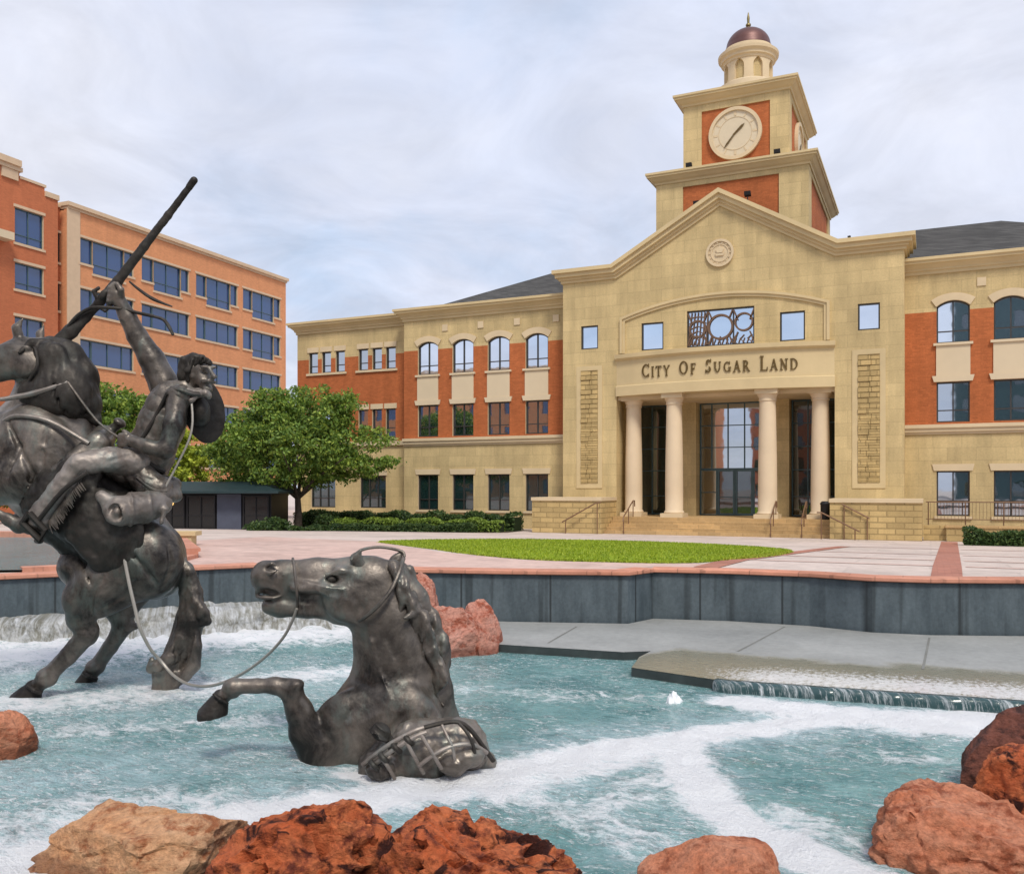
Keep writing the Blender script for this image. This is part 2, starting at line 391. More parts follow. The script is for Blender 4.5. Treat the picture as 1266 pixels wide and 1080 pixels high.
def facade(mb, P, x0, x1, z0, z1, holes, rev=.3, mi=0, mr=None):
    mr = mi if mr is None else mr
    hs = [h for h in holes if h[0] < x1 and h[1] > x0 and h[2] < z1 and h[3] > z0]
    xs = sorted({x0, x1, *[h[0] for h in hs], *[h[1] for h in hs]}); xs = [x for x in xs if x0-1e-6 <= x <= x1+1e-6]
    zs = sorted({z0, z1, *[h[2] for h in hs], *[h[3] for h in hs]}); zs = [z for z in zs if z0-1e-6 <= z <= z1+1e-6]
    for i in range(len(xs)-1):
        for j in range(len(zs)-1):
            cx, cz = (xs[i]+xs[i+1])/2, (zs[j]+zs[j+1])/2
            if any(h[0] < cx < h[1] and h[2] < cz < h[3] for h in hs): continue
            mb.quad(P(xs[i], zs[j], 0), P(xs[i+1], zs[j], 0), P(xs[i+1], zs[j+1], 0), P(xs[i], zs[j+1], 0), mi)
    for h in hs:
        xa, xb, za, zb, rise = h; a, b = max(za, z0), min(zb, z1)
        top = min(b, zb-rise)
        for x in (xa, xb):
            if a < top: mb.quad(P(x, a, 0), P(x, top, 0), P(x, top, rev), P(x, a, rev), mr)
        if za >= z0: mb.quad(P(xa, za, 0), P(xb, za, 0), P(xb, za, rev), P(xa, za, rev), mr)
        if zb <= z1:
            if rise <= 0: mb.quad(P(xa, zb, 0), P(xb, zb, 0), P(xb, zb, rev), P(xa, zb, rev), mr)
            else:
                pts = arc(xa, xb, zb, rise)
                n = len(pts)//2
                mb.add([P(x, z, 0) for x, z in pts[:n+1]]+[P(xa, zb, 0)], [tuple(range(n+2))], mi)
                mb.add([P(x, z, 0) for x, z in pts[n:]]+[P(xb, zb, 0)], [tuple(range(len(pts)-n+1))], mi)
                for p, q in zip(pts, pts[1:]): mb.quad(P(*p, 0), P(*q, 0), P(*q, rev), P(*p, rev), mr)

def arc(xa, xb, zb, rise, n=12):
    c = (xa+xb)/2; hw = (xb-xa)/2; Rr = (hw*hw+rise*rise)/(2*rise)
    return [(c+hw*(-1+2*i/n), zb-Rr+math.sqrt(Rr*Rr-(hw*(-1+2*i/n))**2)) for i in range(n+1)]

def window(parent, xf, P, xa, xb, za, zb, rise=0, vs=(.5,), hs=(), glass='glass', frame='frame', fw=.07, d=.17):
    m = MB(xf)
    def bar(a, b, c, e, d0=d-.06, d1=d+.04):
        m.add([P(a, c, d0), P(b, c, d0), P(b, c, d1), P(a, c, d1), P(a, e, d0), P(b, e, d0), P(b, e, d1), P(a, e, d1)],
              [(0,3,2,1),(4,5,6,7),(0,1,5,4),(1,2,6,5),(2,3,7,6),(3,0,4,7)])
    sp = zb-rise
    bar(xa+.002, xa+fw, za+.002, sp); bar(xb-fw, xb-.002, za+.002, sp); bar(xa+fw, xb-fw, za+.002, za+fw)
    if rise:
        pts = arc(xa+.01, xb-.01, zb-.004, rise); low = [(x, z-fw) for x, z in pts]
        m.prism(pts+low[::-1], P, d-.06, d+.04)
    else: bar(xa+fw, xb-fw, zb-fw, zb-.002)
    for k in vs:
        x = xa+(xb-xa)*k; top = (arc(xa, xb, zb, rise, 20)[round(20*k)][1] if rise else zb)-fw
        bar(x-.03, x+.03, za+fw, top, d-.045, d+.04)
    for k in hs: bar(xa+fw, xb-fw, za+(zb-za)*k-.025, za+(zb-za)*k+.025, d-.04, d+.04)
    w = m.build('window', M[frame], parent)
    p = MB(xf)
    poly = (arc(xa, xb, zb, rise)[::-1] if rise else [(xb, zb), (xa, zb)])
    p.add([P(x, z, d+.02) for x, z in [(xa, za), (xb, za)]+poly], [tuple(range(2+len(poly)))])
    p.build('pane', M[glass], w, fix=False)
    return w

def strip(m, P, path, o0, o1, d0, d1, mi=0, closed=False):
    """a mitred band following a path drawn on a wall: o = offset to the left of the path, d = depth (negative is proud)"""
    ps = [Vector(p) for p in path]; n = len(ps); A = []; B = []
    for i in range(n):
        def nr(a, b):
            q = (b-a).normalized(); return Vector((-q.y, q.x))
        if closed: n1, n2 = nr(ps[i-1], ps[i]), nr(ps[i], ps[(i+1) % n])
        else: n1, n2 = nr(ps[max(i-1, 0)], ps[max(i, 1)]), nr(ps[min(i, n-2)], ps[min(i+1, n-1)])
        k = (n1+n2)/(1+n1.dot(n2))
        A.append(ps[i]+k*o0); B.append(ps[i]+k*o1)
    vs = [P(p.x, p.y, d) for d in (d0, d1) for L in (A, B) for p in L]     # A0 B0 A1 B1
    fs = []
    for i in range(n if closed else n-1):
        j = (i+1) % n
        fs += [(i, j, n+j, n+i), (2*n+i, 3*n+i, 3*n+j, 2*n+j), (i, 2*n+i, 2*n+j, j), (n+i, n+j, 3*n+j, 3*n+i)]
    if not closed: fs += [(0, n, 3*n, 2*n), (n-1, 3*n-1, 4*n-1, 2*n-1)]
    m.add(vs, fs, mi)

# ---- wings
WC = [-18.27, -15.82, -13.41, -10.93]          # left wing window centres
WR = [10.93, 13.38, 15.83, 18.28]
WW = .72
def wing(x0, x1, y, centres, yb):
    P = plane(y)
    h3 = [(c-WW, c+WW, 9.7, 11.75, .28) for c in centres]; h2 = [(c-WW, c+WW, 5.87, 7.82, 0) for c in centres]; h1 = [(c-WW, c+WW, 1.35, 3.52, 0) for c in centres]
    m = MB(hxf)
    facade(m, P, x0, x1, .2, 5.3, h1, mi=0, mr=1); facade(m, P, x0, x1, 5.3, 5.75, [], mi=0)
    facade(m, P, x0, x1, 11.25, 13.3, h3, mi=0, mr=1)
    m.box(x0, x1, y+.3, yb, .2, 13.2, 0)
    m.build('stone_wall', [M['stone'], M['trim']], hall)
    m = MB(hxf); facade(m, P, x0, x1, 5.75, 11.25, h3+h2, mi=0, mr=1); m.build('brick_wall', [M['brick'], M['trim']], hall)
    m = MB(hxf); m.box(x0, x1, y-.16, y-.003, 5.42, 5.6); m.box(x0, x1, y-.24, y-.003, 5.6, 5.77); m.box(x0, x1, y-.07, y-.003, 5.3, 5.42)
    m.build('belt_course', M['trim'], hall)
    for c in centres:
        window(hall, hxf, P, c-WW, c+WW, 9.7, 11.75, .28, hs=(.28,), glass='glass_sky')
        window(hall, hxf, P, c-WW, c+WW, 5.87, 7.82, 0, hs=(.3,))
        window(hall, hxf, P, c-WW, c+WW, 1.35, 3.52, 0, glass='glass_dark' if c < 0 else 'glass', hs=(.3,))
        m = MB(hxf)                                        # spandrel panel with flared head, sill on top
        m.box(c-WW-.02, c+WW+.02, y-.06, y-.003, 8.12, 9.58); m.box(c-WW-.14, c+WW+.14, y-.14, y-.004, 9.58, 9.70)
        m.prism([(c-WW-.12, 7.83), (c+WW+.12, 7.83), (c+WW+.2, 8.12), (c-WW-.2, 8.12)], P, -.1, -.003)
        m.build('spandrel_panel', M['panel'], hall)
        m = MB(hxf)
        a = arc(c-WW-.02, c+WW+.02, 11.75, .28); b = arc(c-WW-.24, c+WW+.24, 12.1, .3)
        m.prism(a+b[::-1], P, -.06, -.003); m.build('arched_lintel', M['trim'], hall)
        m = MB(hxf); m.prism([(c-WW-.12, 3.53), (c+WW+.12, 3.53), (c+WW+.2, 3.86), (c-WW-.2, 3.86)], P, -.05, -.003); m.build('lintel', M['trim'], hall)
        m = MB(hxf); m.box(c-WW-.1, c+WW+.1, y-.1, y-.003, 1.22, 1.34); m.build('sill', M['trim'], hall)
    for c in centres:
        m = MB(hxf); m.box(c+1.03, c+1.41, y-.05, y-.003, 12.32, 12.72); m.build('frieze_block', M['trim'], hall)
CORN = [(-.3, 13.08), (.08, 13.08), (.08, 13.22), (.16, 13.26), (.16, 13.34), (.34, 13.52), (.46, 13.56), (.46, 13.66), (.54, 13.70), (.54, 13.84), (-.3, 13.84)]
wing(-20.0, -8.8, 48.2, WC, 71)
wing(8.8, 21.5, 48.2, WR, 71)
m = MB(hxf); m.sweep([(-20, 49.3), (-20, 48.2), (-8.8, 48.2)], CORN); m.build('cornice', M['cornice'], hall)
m = MB(hxf); m.sweep([(8.8, 48.2), (21.5, 48.2), (21.5, 71)], CORN); m.build('cornice', M['cornice'], hall)
# ---- end wing on the left
P = plane(49.2); y = 49.2
tri = [-27.77, -26.7, -25.58, -23.75, -22.68, -21.63]; tw = .37
h3 = [(c-tw, c+tw, 10.4, 11.8, 0) for c in tri]; h2 = [(c-tw, c+tw, 5.92, 7.82, 0) for c in tri]; h1 = [(c-1.0, c+1.0, 1.4, 3.5, 0) for c in (-26.97, -23.0)]
m = MB(hxf); facade(m, P, -29.1, -20, .2, 5.75, h1, mr=1); facade(m, P, -29.1, -20, 11.35, 13.3, h3, mr=1)
m.box(-29.1, -20, y+.3, 70, .2, 13.2); m.build('stone_wall', [M['stone'], M['trim']], hall)
m = MB(hxf); facade(m, P, -29.1, -20, 5.75, 11.35, h3+h2, mr=1)
m.box(-29.14, -29.101, 49.25, 69.9, 5.8, 11.35); m.build('brick_wall', [M['brick'], M['trim']], hall)
for c in tri:
    window(hall, hxf, P, c-tw, c+tw, 10.4, 11.8, 0, vs=(), hs=(.35,)); window(hall, hxf, P, c-tw, c+tw, 5.92, 7.82, 0, vs=(), hs=(.35,))
    for z in (11.8, 7.82):
        m = MB(hxf); m.box(c-tw-.1, c+tw+.1, y-.05, y-.003, z+.01, z+.34); m.build('lintel', M['trim'], hall)
for c in (-26.97, -23.0):
    window(hall, hxf, P, c-1, c+1, 1.4, 3.5, 0, vs=(.33, .66), hs=(.3,), glass='glass_dark')
    m = MB(hxf); m.box(c-1.12, c+1.12, y-.05, y-.003, 3.51, 3.83); m.build('lintel', M['trim'], hall)
for x0, x1 in ((-28.3, -25.05), (-24.3, -21.1)):
    for z in (10.25, 5.8):
        m = MB(hxf); m.box(x0, x1, y-.1, y-.003, z, z+.14); m.build('sill', M['trim'], hall)
m = MB(hxf); m.box(-29.1, -20, y-.14, y-.003, 5.45, 5.72); m.build('belt_course', M['trim'], hall)
m = MB(hxf); m.sweep([(-29.1, 70), (-29.1, 49.2), (-20.02, 49.2)], CORN); m.build('cornice', M['cornice'], hall)
# ---- hipped roof behind the parapets
m = MB(hxf)
E_ = [(-19.6, 48.9, 13.8), (21.2, 48.9, 13.8), (21.2, 71, 13.8), (-19.6, 71, 13.8)]; r0, r1 = (-13.6, 60, 18.4), (13.7, 60, 18.4)
m.quad(E_[0], E_[1], r1, r0); m.quad(E_[2], E_[3], r0, r1); m.add([E_[1], E_[2], r1], [(0, 1, 2)]); m.add([E_[3], E_[0], r0], [(0, 1, 2)])
m.build('hipped_roof', M['roof'], hall)

# ---- portico block
P = plane(47); y = 47
OP = (-5.65, 5.65, .2, 7.72, 0)
sq = [(-7.72, -6.72, 10.4, 11.7, 0), (6.72, 7.72, 10.4, 11.7, 0), (-4.24, -3.02, 10.12, 11.6, 0), (3.02, 4.24, 10.12, 11.6, 0), (-1.75, 1.75, 10.12, 12.05, 0)]
m = MB(hxf)
facade(m, P, -8.8, 8.8, .2, 14.2, sq+[OP], mr=0)
m.add([P(x, z, 0) for x, z in [(-5.65, 14.2), (5.65, 14.2), (0, 17.46)]], [(0, 1, 2)])
m.box(-8.8, -5.66, 47.3, 50.9, .2, 14.2); m.box(5.66, 8.8, 47.3, 50.9, .2, 14.2)
for s in (-1, 1): m.quad((s*8.8, 47, .2), (s*8.8, 47.31, .2), (s*8.8, 47.31, 14.2), (s*8.8, 47, 14.2))
m.box(-5.66, 5.66, 47.3, 50.9, 7.72, 14.2)
m.build('portico_wall', [M['stone'], M['trim']], hall)
# raked cornice over the gable
path = [(-8.8, 14.15), (-5.65, 14.15), (0, 17.38), (5.65, 14.15), (8.8, 14.15)]
m = MB(hxf)
for o0, o1, d in ((0, .16, -.1), (.16, .3, -.2), (.3, .52, -.36), (.52, .72, -.5)): strip(m, P, path, o0, o1, d, .3)
for s in (-1, 1):
    for z0, z1, d in ((14.15, 14.31, .1), (14.31, 14.45, .2), (14.45, 14.67, .36), (14.67, 14.87, .5)):
        a, b = s*8.8, s*(8.8+d); m.box(min(a, b), max(a, b), 47-d, 49.4, z0, z1)
m.build('raked_cornice', M['cornice'], hall)
m = MB(hxf); m.prism([(-8.78, 14.0), (8.78, 14.0), (8.78, 14.8), (5.7, 14.8), (0, 17.98), (-5.7, 14.8), (-8.78, 14.8)], P, .32, 13); m.build('gable_roof', M['roof'], hall)
# bowed entablature
def bow(x, b=.85): return 47-b*(1-(x/5.65)**2)
bp = [(x, bow(x)) for x in np.linspace(-5.64, 5.64, 41)]
m = MB(hxf); m.sweep(bp, [(-1.6, 7.70), (.10, 7.70), (.10, 8.22), (.03, 8.27), (.0, 8.27), (0, 9.62), (.08, 9.66), (.20, 9.74), (.22, 9.95), (-.0, 9.99), (-1.6, 9.99)])
m.build('bowed_entablature', M['cornice'], hall)
m = MB(hxf); m.box(-5.64, 5.64, 47.2, 50.9, 7.5, 7.69); m.build('porch_ceiling', M['trim'], hall)
# arched moulding over the upper windows
m = MB(hxf); ap = [(-5.15, 10.02)]+[(x, z) for x, z in arc(-5.15, 5.15, 12.62, .85, 32)]+[(5.15, 10.02)]
strip(m, P, ap, 0, .14, -.09, -.003); strip(m, P, ap, .14, .27, -.16, -.003); m.build('arched_moulding', M['cornice'], hall)
for h in sq[:4]: window(hall, hxf, P, *h, vs=(), hs=(), glass='glass_sky', d=.12)
# patterned fret window
xa, xb, za, zb, _ = sq[4]
w = window(hall, hxf, P, xa, xb, za, zb, vs=(.31, .69), glass='glass_sky', d=.14)
def ring_xz(m, P, cx, cz, r, wd, d0, d1, n=28, a0=0, a1=2*math.pi):
    cl = abs(a1-a0-2*math.pi) < 1e-6
    strip(m, P, [(cx+r*math.cos(a0+(a1-a0)*i/n), cz+r*math.sin(a0+(a1-a0)*i/n)) for i in range(n if cl else n+1)], -wd/2, wd/2, d0, d1, closed=cl)
m = MB(hxf)
zc = (za+zb)/2
ring_xz(m, P, 0, zc+.02, .62, .11, .05, .11); ring_xz(m, P, -1.2, zc, .42, .09, .05, .11); ring_xz(m, P, 1.2, zc+.2, .44, .09, .05, .11)
for cx in (-1.2, 1.2, 0):
    for sx, sz in ((1, 1), (-1, 1), (1, -1), (-1, -1)):
        r = .62 if cx == 0 else .42
        strip(m, P, [(cx+sx*r*.72, zc+sz*r*.72), (cx+sx*min(.62, r*1.25), zc+sz*.86)], -.03, .03, .05, .11)
for k in range(9): strip(m, P, [(xa+.1+k*.41, za+.08), (xa+.26+k*.36, za+.3), (xa+.1+k*.41, za+.5)], -.02, .02, .055, .105)
for k in range(5): strip(m, P, [(-1.65, za+.35+k*.3), (-1.2, za+.6+k*.25), (-.75, za+.35+k*.3)], -.02, .02, .055, .105)
for k in range(6):
    strip(m, P, [(-1.7+k*.19, za+.1), (-1.5+k*.17, zb-.1)], -.022, .022, .06, .10)
for k in range(16): strip(m, P, [(xa+.1+k*.215, za+.08), (xa+.2+k*.215, za+.34)], -.018, .018, .058, .1)
m.build('bronze_fretwork', M['fret'], w)
# quoin panels
for s in (-1, 1):
    c = s*7.22
    m = MB(hxf); strip(m, P, [(c-.5, 2.95), (c+.5, 2.95), (c+.5, 9.2), (c-.5, 9.2)], -.26, 0, -.04, -.003, closed=True); q = m.build('panel_surround', M['cornice'], hall)
    m = MB(hxf); rnd = random.Random(3); z = 2.95
    while z < 9.19:
        hgt = min(.26, 9.2-z); k = rnd.uniform(.35, .65)
        for a, b in ((c-.5, c-.5+k), (c-.5+k, c+.5)):
            d = rnd.uniform(.04, .1); m.box(a+.01, b-.01, 47-d, 46.997, z+.012, z+hgt-.012)
        z += hgt
    m.build('rusticated_panel', M['rough_stone'], q)
# medallion
m = MB(hxf); mc = (0, 14.93)
ring_xz(m, P, *mc, .66, .12, -.12, -.003); ring_xz(m, P, *mc, .45, .05, -.08, -.003)
m.prism([(mc[0]+.62*math.cos(a), mc[1]+.62*math.sin(a)) for a in np.linspace(0, 2*math.pi, 33)[:-1]], P, -.045, -.003)
for k in range(14):
    a = 2*math.pi*k/14; m.prism([(mc[0]+.54*math.cos(a)+.045*math.cos(b), mc[1]+.54*math.sin(a)+.045*math.sin(b)) for b in np.linspace(0, 6.28, 7)[:-1]], P, -.09, -.046)
m.prism([(-.2, 14.78), (.2, 14.78), (.24, 14.9), (-.24, 14.9)], P, -.11, -.046); m.prism([(-.14, 14.93), (.14, 14.93), (.2, 15.1), (.06, 15.2), (0, 15.33), (-.06, 15.2), (-.2, 15.1)], P, -.12, -.046)
m.build('round_medallion', M['trim'], hall)
# ---- lettering in roman capitals
ST, TN, SF = .155, .085, .055          # thick, thin and serif strokes (of a letter 1 high)
def srf(x, z, w=.30): return ('l', x-w/2, z, x+w/2, z, SF)
def glyphs():
    top, bot = 1-SF/2, SF/2
    g = {}
    g['I'] = (.34, [('l', .17, 0, .17, 1, ST), srf(.17, bot), srf(.17, top)])
    g['L'] = (.66, [('l', .17, 0, .17, 1, ST), srf(.17, top), ('l', .03, bot, .64, bot, SF), ('l', .62, 0, .62, .24, SF)])
    g['T'] = (.76, [('l', .38, 0, .38, 1, ST), srf(.38, bot), ('l', .02, top, .74, top, SF), ('l', .045, 1, .045, .78, SF), ('l', .715, 1, .715, .78, SF)])
    g['F'] = (.62, [('l', .17, 0, .17, 1, ST), srf(.17, bot), ('l', .03, top, .60, top, SF), ('l', .58, 1, .58, .78, SF), ('l', .17, .52, .46, .52, TN), ('l', .46, .42, .46, .62, SF)])
    g['N'] = (.86, [('l', .16, 0, .16, 1, TN), ('l', .14, 1, .70, 0, ST), ('l', .70, 0, .70, 1, TN), srf(.16, bot), srf(.70, top), ('l', .02, top, .2, top, SF)])
    g['A'] = (.86, [('l', .14, 0, .42, 1, TN), ('l', .72, 0, .42, 1, ST), ('l', .24, .34, .6, .34, TN), srf(.14, bot, .28), srf(.72, bot, .28)])
    g['Y'] = (.82, [('l', .41, 0, .41, .5, ST), ('l', .12, 1, .41, .46, ST), ('l', .70, 1, .41, .46, TN), srf(.41, bot), srf(.12, top, .26), srf(.70, top, .24)])
    g['C'] = (.84, [('a', .47, .5, .40, .46, 50, 310, ST), ('l', .74, .70, .74, .98, SF), ('l', .74, .04, .74, .26, SF)])
    g['G'] = (.90, [('a', .47, .5, .40, .46, 50, 320, ST), ('l', .74, .70, .74, .98, SF), ('l', .76, .06, .76, .44, ST), srf(.74, .44, .32)])
    g['O'] = (.94, [('a', .47, .5, .40, .46, 0, 360, ST)])
    g['D'] = (.88, [('l', .17, 0, .17, 1, ST), ('l', .03, top, .44, top, SF), ('l', .03, bot, .44, bot, SF), ('a', .40, .5, .40, .465, -90, 90, ST)])
    g['U'] = (.86, [('l', .16, .36, .16, 1, ST), ('l', .70, .36, .70, 1, TN), ('a', .43, .36, .27, .31, 180, 360, ST), srf(.16, top), srf(.70, top, .26)])
    g['S'] = (.62, [('a', .31, .74, .21, .21, 20, 250, ST), ('a', .31, .27, .22, .22, -160, 75, ST), ('l', .52, .74, .52, .98, SF), ('l', .09, .02, .09, .28, SF)])
    g['R'] = (.80, [('l', .17, 0, .17, 1, ST), srf(.17, bot), ('l', .03, top, .40, top, SF), ('a', .36, .74, .24, .23, -90, 90, ST), ('l', .17, .51, .38, .51, SF), ('l', .38, .5, .70, 0, ST), srf(.70, bot, .24)])
    return g
GL = glyphs()
lets = MB(hxf); Pm = plane(47)
line = 'CITY OF SUGAR LAND'; big = {0, 5, 8, 14}
def wd(i, ch): return .48 if ch == ' ' else GL[ch][0]*(.74 if i in big else .56)+.12
tot = sum(wd(i, ch) for i, ch in enumerate(line)); x = -4.12; kx = 8.2/tot
m0 = MB(hxf); m0.box(-4.1, -4.09, 46.9, 46.91, 8.7, 8.71)
lettering = None
for i, ch in enumerate(line):
    if ch != ' ':
        H = .74 if i in big else .56; wch = GL[ch][0]*H
        m = MB(hxf)
        def PL(a, b, d): xx = x+a*H*kx; return (xx, bow(xx)-.003-d, 8.60+b*H)
        for s in GL[ch][1]:
            if s[0] == 'l': strip(m, PL, [(s[1], s[2]), (s[3], s[4])], -s[5]/2, s[5]/2, 0, .06)
            else:
                _, cx, cz, rx, rz, a0, a1, w = s; n = 20; pts = []
                for k in range(n+1 if a1-a0 < 360 else n):
                    a = R(a0+(a1-a0)*k/n); ww = TN+(w-TN)*abs(math.cos(a))
                    pts.append((cx+rx*math.cos(a), cz+rz*math.sin(a), ww))
                ins = [(cx+(px-cx)*(1-ww/rx), cz+(pz-cz)*(1-ww*.8/rz)) for px, pz, ww in pts]; outp = [(p[0], p[1]) for p in pts]
                n_ = len(pts); cl = a1-a0 >= 360
                for k in range(n_ if cl else n_-1):
                    q = (k+1) % n_
                    m.prism([outp[k], outp[q], ins[q], ins[k]], PL, 0, .058)
        o = m.build('lettering' if lettering is None else 'letter', M['letter'], hall if lettering is None else lettering)
        if lettering is None: lettering = o
    x += wd(i, ch)*kx
# ---- columns
for cxx, cy in ((-4.9, 47.75), (-2.42, 46.95), (2.42, 46.95), (4.9, 47.75)):
    m = MB(hxf)
    m.lathe([(.52, 1.36), (.54, 1.42), (.50, 1.48), (.47, 1.52), (.475, 2.5), (.46, 4.2), (.405, 7.05), (.40, 7.1), (.44, 7.12), (.44, 7.2), (.42, 7.24), (.5, 7.42), (.52, 7.46)], (cxx, cy, 0), 32)
    c = m.build('column', M['column'], hall, smooth=True)
    m = MB(hxf); m.box(cxx-.6, cxx+.6, cy-.6, cy+.6, 1.12, 1.36); m.build('plinth', M['trim'], c)
    m = MB(hxf); m.box(cxx-.56, cxx+.56, cy-.56, cy+.56, 7.46, 7.70); m.build('capital', M['trim'], c)
# ---- recessed entrance
m = MB(hxf); m.box(-5.64, 5.64, 46.3, 51.6, .25, 1.15)
for k in range(4): m.box(-5.64+.002*k, 5.64-.002*k, 44.9+.35*k, 46.298-.001*k, .2, .3+.17*(k+1))
m.build('entrance_steps', M['step'], hall)
for s in (-1, 1):
    m = MB(hxf); a, b = s*2.0, s*3.05; m.box(min(a, b), max(a, b), 50.1, 51.4, 1.15, 7.5); m.build('entrance_pier', M['stone'], hall)
P5 = plane(50.9)
m = MB(hxf); m.box(-5.64, 5.64, 51.2, 51.5, 1.15, 7.6); m.build('entrance_backing', M['black'], hall)
window(hall, hxf, P5, -1.99, 1.99, 3.75, 7.5, vs=(.17, .4, .63, .86), hs=(.33, .66), glass='glass', frame='frame_teal', d=.1)
for a, b in ((-5.64, -3.06), (3.06, 5.64)): window(hall, hxf, P5, a, b, 1.16, 7.5, vs=(.33, .66), hs=(.17, .4, .6, .8), glass='glass_dark', frame='frame_teal', d=.1)
for a, b in ((-1.99, -1.0), (1.0, 1.99)): window(hall, hxf, P5, a, b, 1.16, 3.74, vs=(), hs=(.5,), glass='glass', frame='frame_teal', d=.1)
for a, b in ((-.99, -.01), (.01, .99)):
    w = window(hall, hxf, P5, a, b, 1.16, 3.74, vs=(), hs=(.4,), glass='glass_dark', frame='frame_teal', fw=.11, d=.1); w.name = 'entrance_door'
# ---- stair cheek walls (rough coursed stone)
for s in (-1, 1):
    m = MB(hxf); a, b = sorted((s*5.66, s*9.6)); m.box(a, b, 44.5, 46.99, .2, 2.02); o = m.build('stair_cheek_wall', M['rough_stone'], hall)
    m = MB(hxf); m.box(a-.04, b+.04, 44.44, 46.985, 2.021, 2.2); m.build('coping', M['trim'], o)

# ---- clock tower
def brickbox(name, hw, y0, y1, z0, z1, pw, top):
    m = MB(hxf); e = .09
    m.box(-hw+e, hw-e, y0+e, y1-e, z0, z1); m.build(name+'_brick', M['brick'], hall)
    m = MB(hxf)
    for sx in (-1, 1):
        for ya, yb in ((y0, y0+pw*.8), (y1-pw*.8, y1)):
            a, b = sorted((sx*hw, sx*(hw-pw))); m.box(a, b, ya, yb, z0, top)
    m.box(-hw+.004, hw-.004, y0+.004, y1-.004, top, z1)
    m.build(name+'_stone', M['stone'], hall)
brickbox('tower_base', 4.13, 49.5, 60.5, 13.9, 19.95, 1.53, 19.5)
brickbox('belfry', 2.95, 51, 59, 20.3, 24.75, 1.05, 24.15)
def rectp(hw, y0, y1): return [(-hw, y0), (hw, y0), (hw, y1), (-hw, y1)]
def tcorn(z, s=1): return [(-.5, z), (.06, z), (.08, z+.1*s), (.2, z+.18*s), (.36, z+.34*s), (.44, z+.36*s), (.44, z+.46*s), (.5, z+.48*s), (.5, z+.6*s), (-.5, z+.68*s)]
m = MB(hxf); m.sweep(rectp(4.13, 49.5, 60.5), tcorn(19.78), closed=True); m.box(-4, 4, 49.7, 60.3, 20.3, 20.44); m.build('tower_cornice', M['cornice'], hall)
m = MB(hxf); m.sweep(rectp(2.95, 51, 59), tcorn(24.55), closed=True); m.box(-2.9, 2.9, 51.1, 58.9, 25.05, 25.22); m.build('belfry_cornice', M['cornice'], hall)
def clock(Pc, cx, cz):
    m = MB(hxf)
    m.prism([(cx+1.34*math.cos(a), cz+1.34*math.sin(a)) for a in np.linspace(0, 2*math.pi, 49)[:-1]], Pc, -.1, -.003)
    o = m.build('clock_face', M['clock'], hall)
    m = MB(hxf); ring_xz(m, Pc, cx, cz, 1.38, .19, -.2, -.002, 48); ring_xz(m, Pc, cx, cz, .92, .03, -.12, -.101, 40); m.build('clock_rim', M['trim'], o)
    m = MB(hxf)
    for k in range(12):
        a = 2*math.pi*k/12; r0, r1, w = (.98, 1.2, .035 if k % 3 else .06)
        strip(m, Pc, [(cx+r0*math.sin(a), cz+r0*math.cos(a)), (cx+r1*math.sin(a), cz+r1*math.cos(a))], -w, w, -.118, -.101)
    m.build('hour_marks', M['trim'], o)
    for ang, ln, w in ((219, 1.02, .045), (48, .72, .065)):
        m = MB(hxf); a = R(ang); u = Vector((math.sin(a), math.cos(a))); n = Vector((u.y, -u.x))
        pts = [u*-.15+n*w*.6, u*(ln*.7)+n*w, u*ln, u*(ln*.7)-n*w, u*-.15-n*w*.6]
        m.prism([(cx+p.x, cz+p.y) for p in pts], Pc, -.16-(.02 if ln > .9 else 0), -.135-(.02 if ln > .9 else 0)); m.build('clock_hand', M['letter'], o)
clock(plane(51.085), 0, 22.6)
clock(lambda a, z, d: (2.865-d, 55+a, z), 0, 22.6)
m = MB(hxf); cc = (0, 55, 0)
m.lathe([(2.0, 25.2), (2.0, 25.9), (1.85, 26.0), (1.85, 26.6), (1.6, 26.75), (1.25, 26.78), (1.25, 28.1)], cc, 48)
m.build('cupola_drum', M['panel'], hall, smooth=True)
def wedge(m, r0, r1, a, h, z0, z1):
    q = [(r1*math.cos(a-h+2*h*i/6), r1*math.sin(a-h+2*h*i/6)) for i in range(7)]+[(r0*math.cos(a+h-2*h*i/6), r0*math.sin(a+h-2*h*i/6)) for i in range(7)]
    m.prism(q, lambda x, y, d: (cc[0]+x, cc[1]+y, d), z0, z1)
for k in range(8):
    a = 2*math.pi*(k+.25)/8; m = MB(hxf)
    wedge(m, 1.2, 1.46, a, .2, 26.76, 26.95); wedge(m, 1.2, 1.42, a, .19, 26.951, 27.6)
    for q in range(6): wedge(m, 1.2, 1.42, a, .195+.2*(1-math.cos(q*.26)), 27.601+.07*q, 27.67+.07*q)      # curving haunches of the arch
    m.build('cupola_pier', M['trim'], hall)
    b = a+math.pi/8; m = MB(hxf); m.lathe([(1.262, 26.9), (1.262, 28.0)], cc, 6, a0=b-.2, a1=b+.2); m.build('cupola_louvre', M['stone'], hall)
m = MB(hxf); m.lathe([(1.2, 28.02), (1.46, 28.02), (1.5, 28.15), (1.6, 28.2), (1.62, 28.34), (1.76, 28.46), (1.78, 28.62), (1.62, 28.66), (1.46, 28.72), (1.44, 28.95), (1.34, 29.0)], cc, 48); m.build('cupola_cornice', M['trim'], hall, smooth=True)
m = MB(hxf); m.lathe([(1.34, 28.98), (1.33, 29.15)]+[(1.30*math.cos(a), 29.15+1.12*math.sin(a)) for a in np.linspace(0.05, 1.5, 14)]+[(.02, 30.28)], cc, 48); m.build('dome', M['dome'], hall, smooth=True)
m = MB(hxf); m.lathe([(.2, 30.24), (.14, 30.34), (.1, 30.42), (.16, 30.5), (.15, 30.58), (.07, 30.66), (.085, 30.95), (.02, 31.3)], cc, 16); m.build('finial', M['gold'], hall, smooth=True)

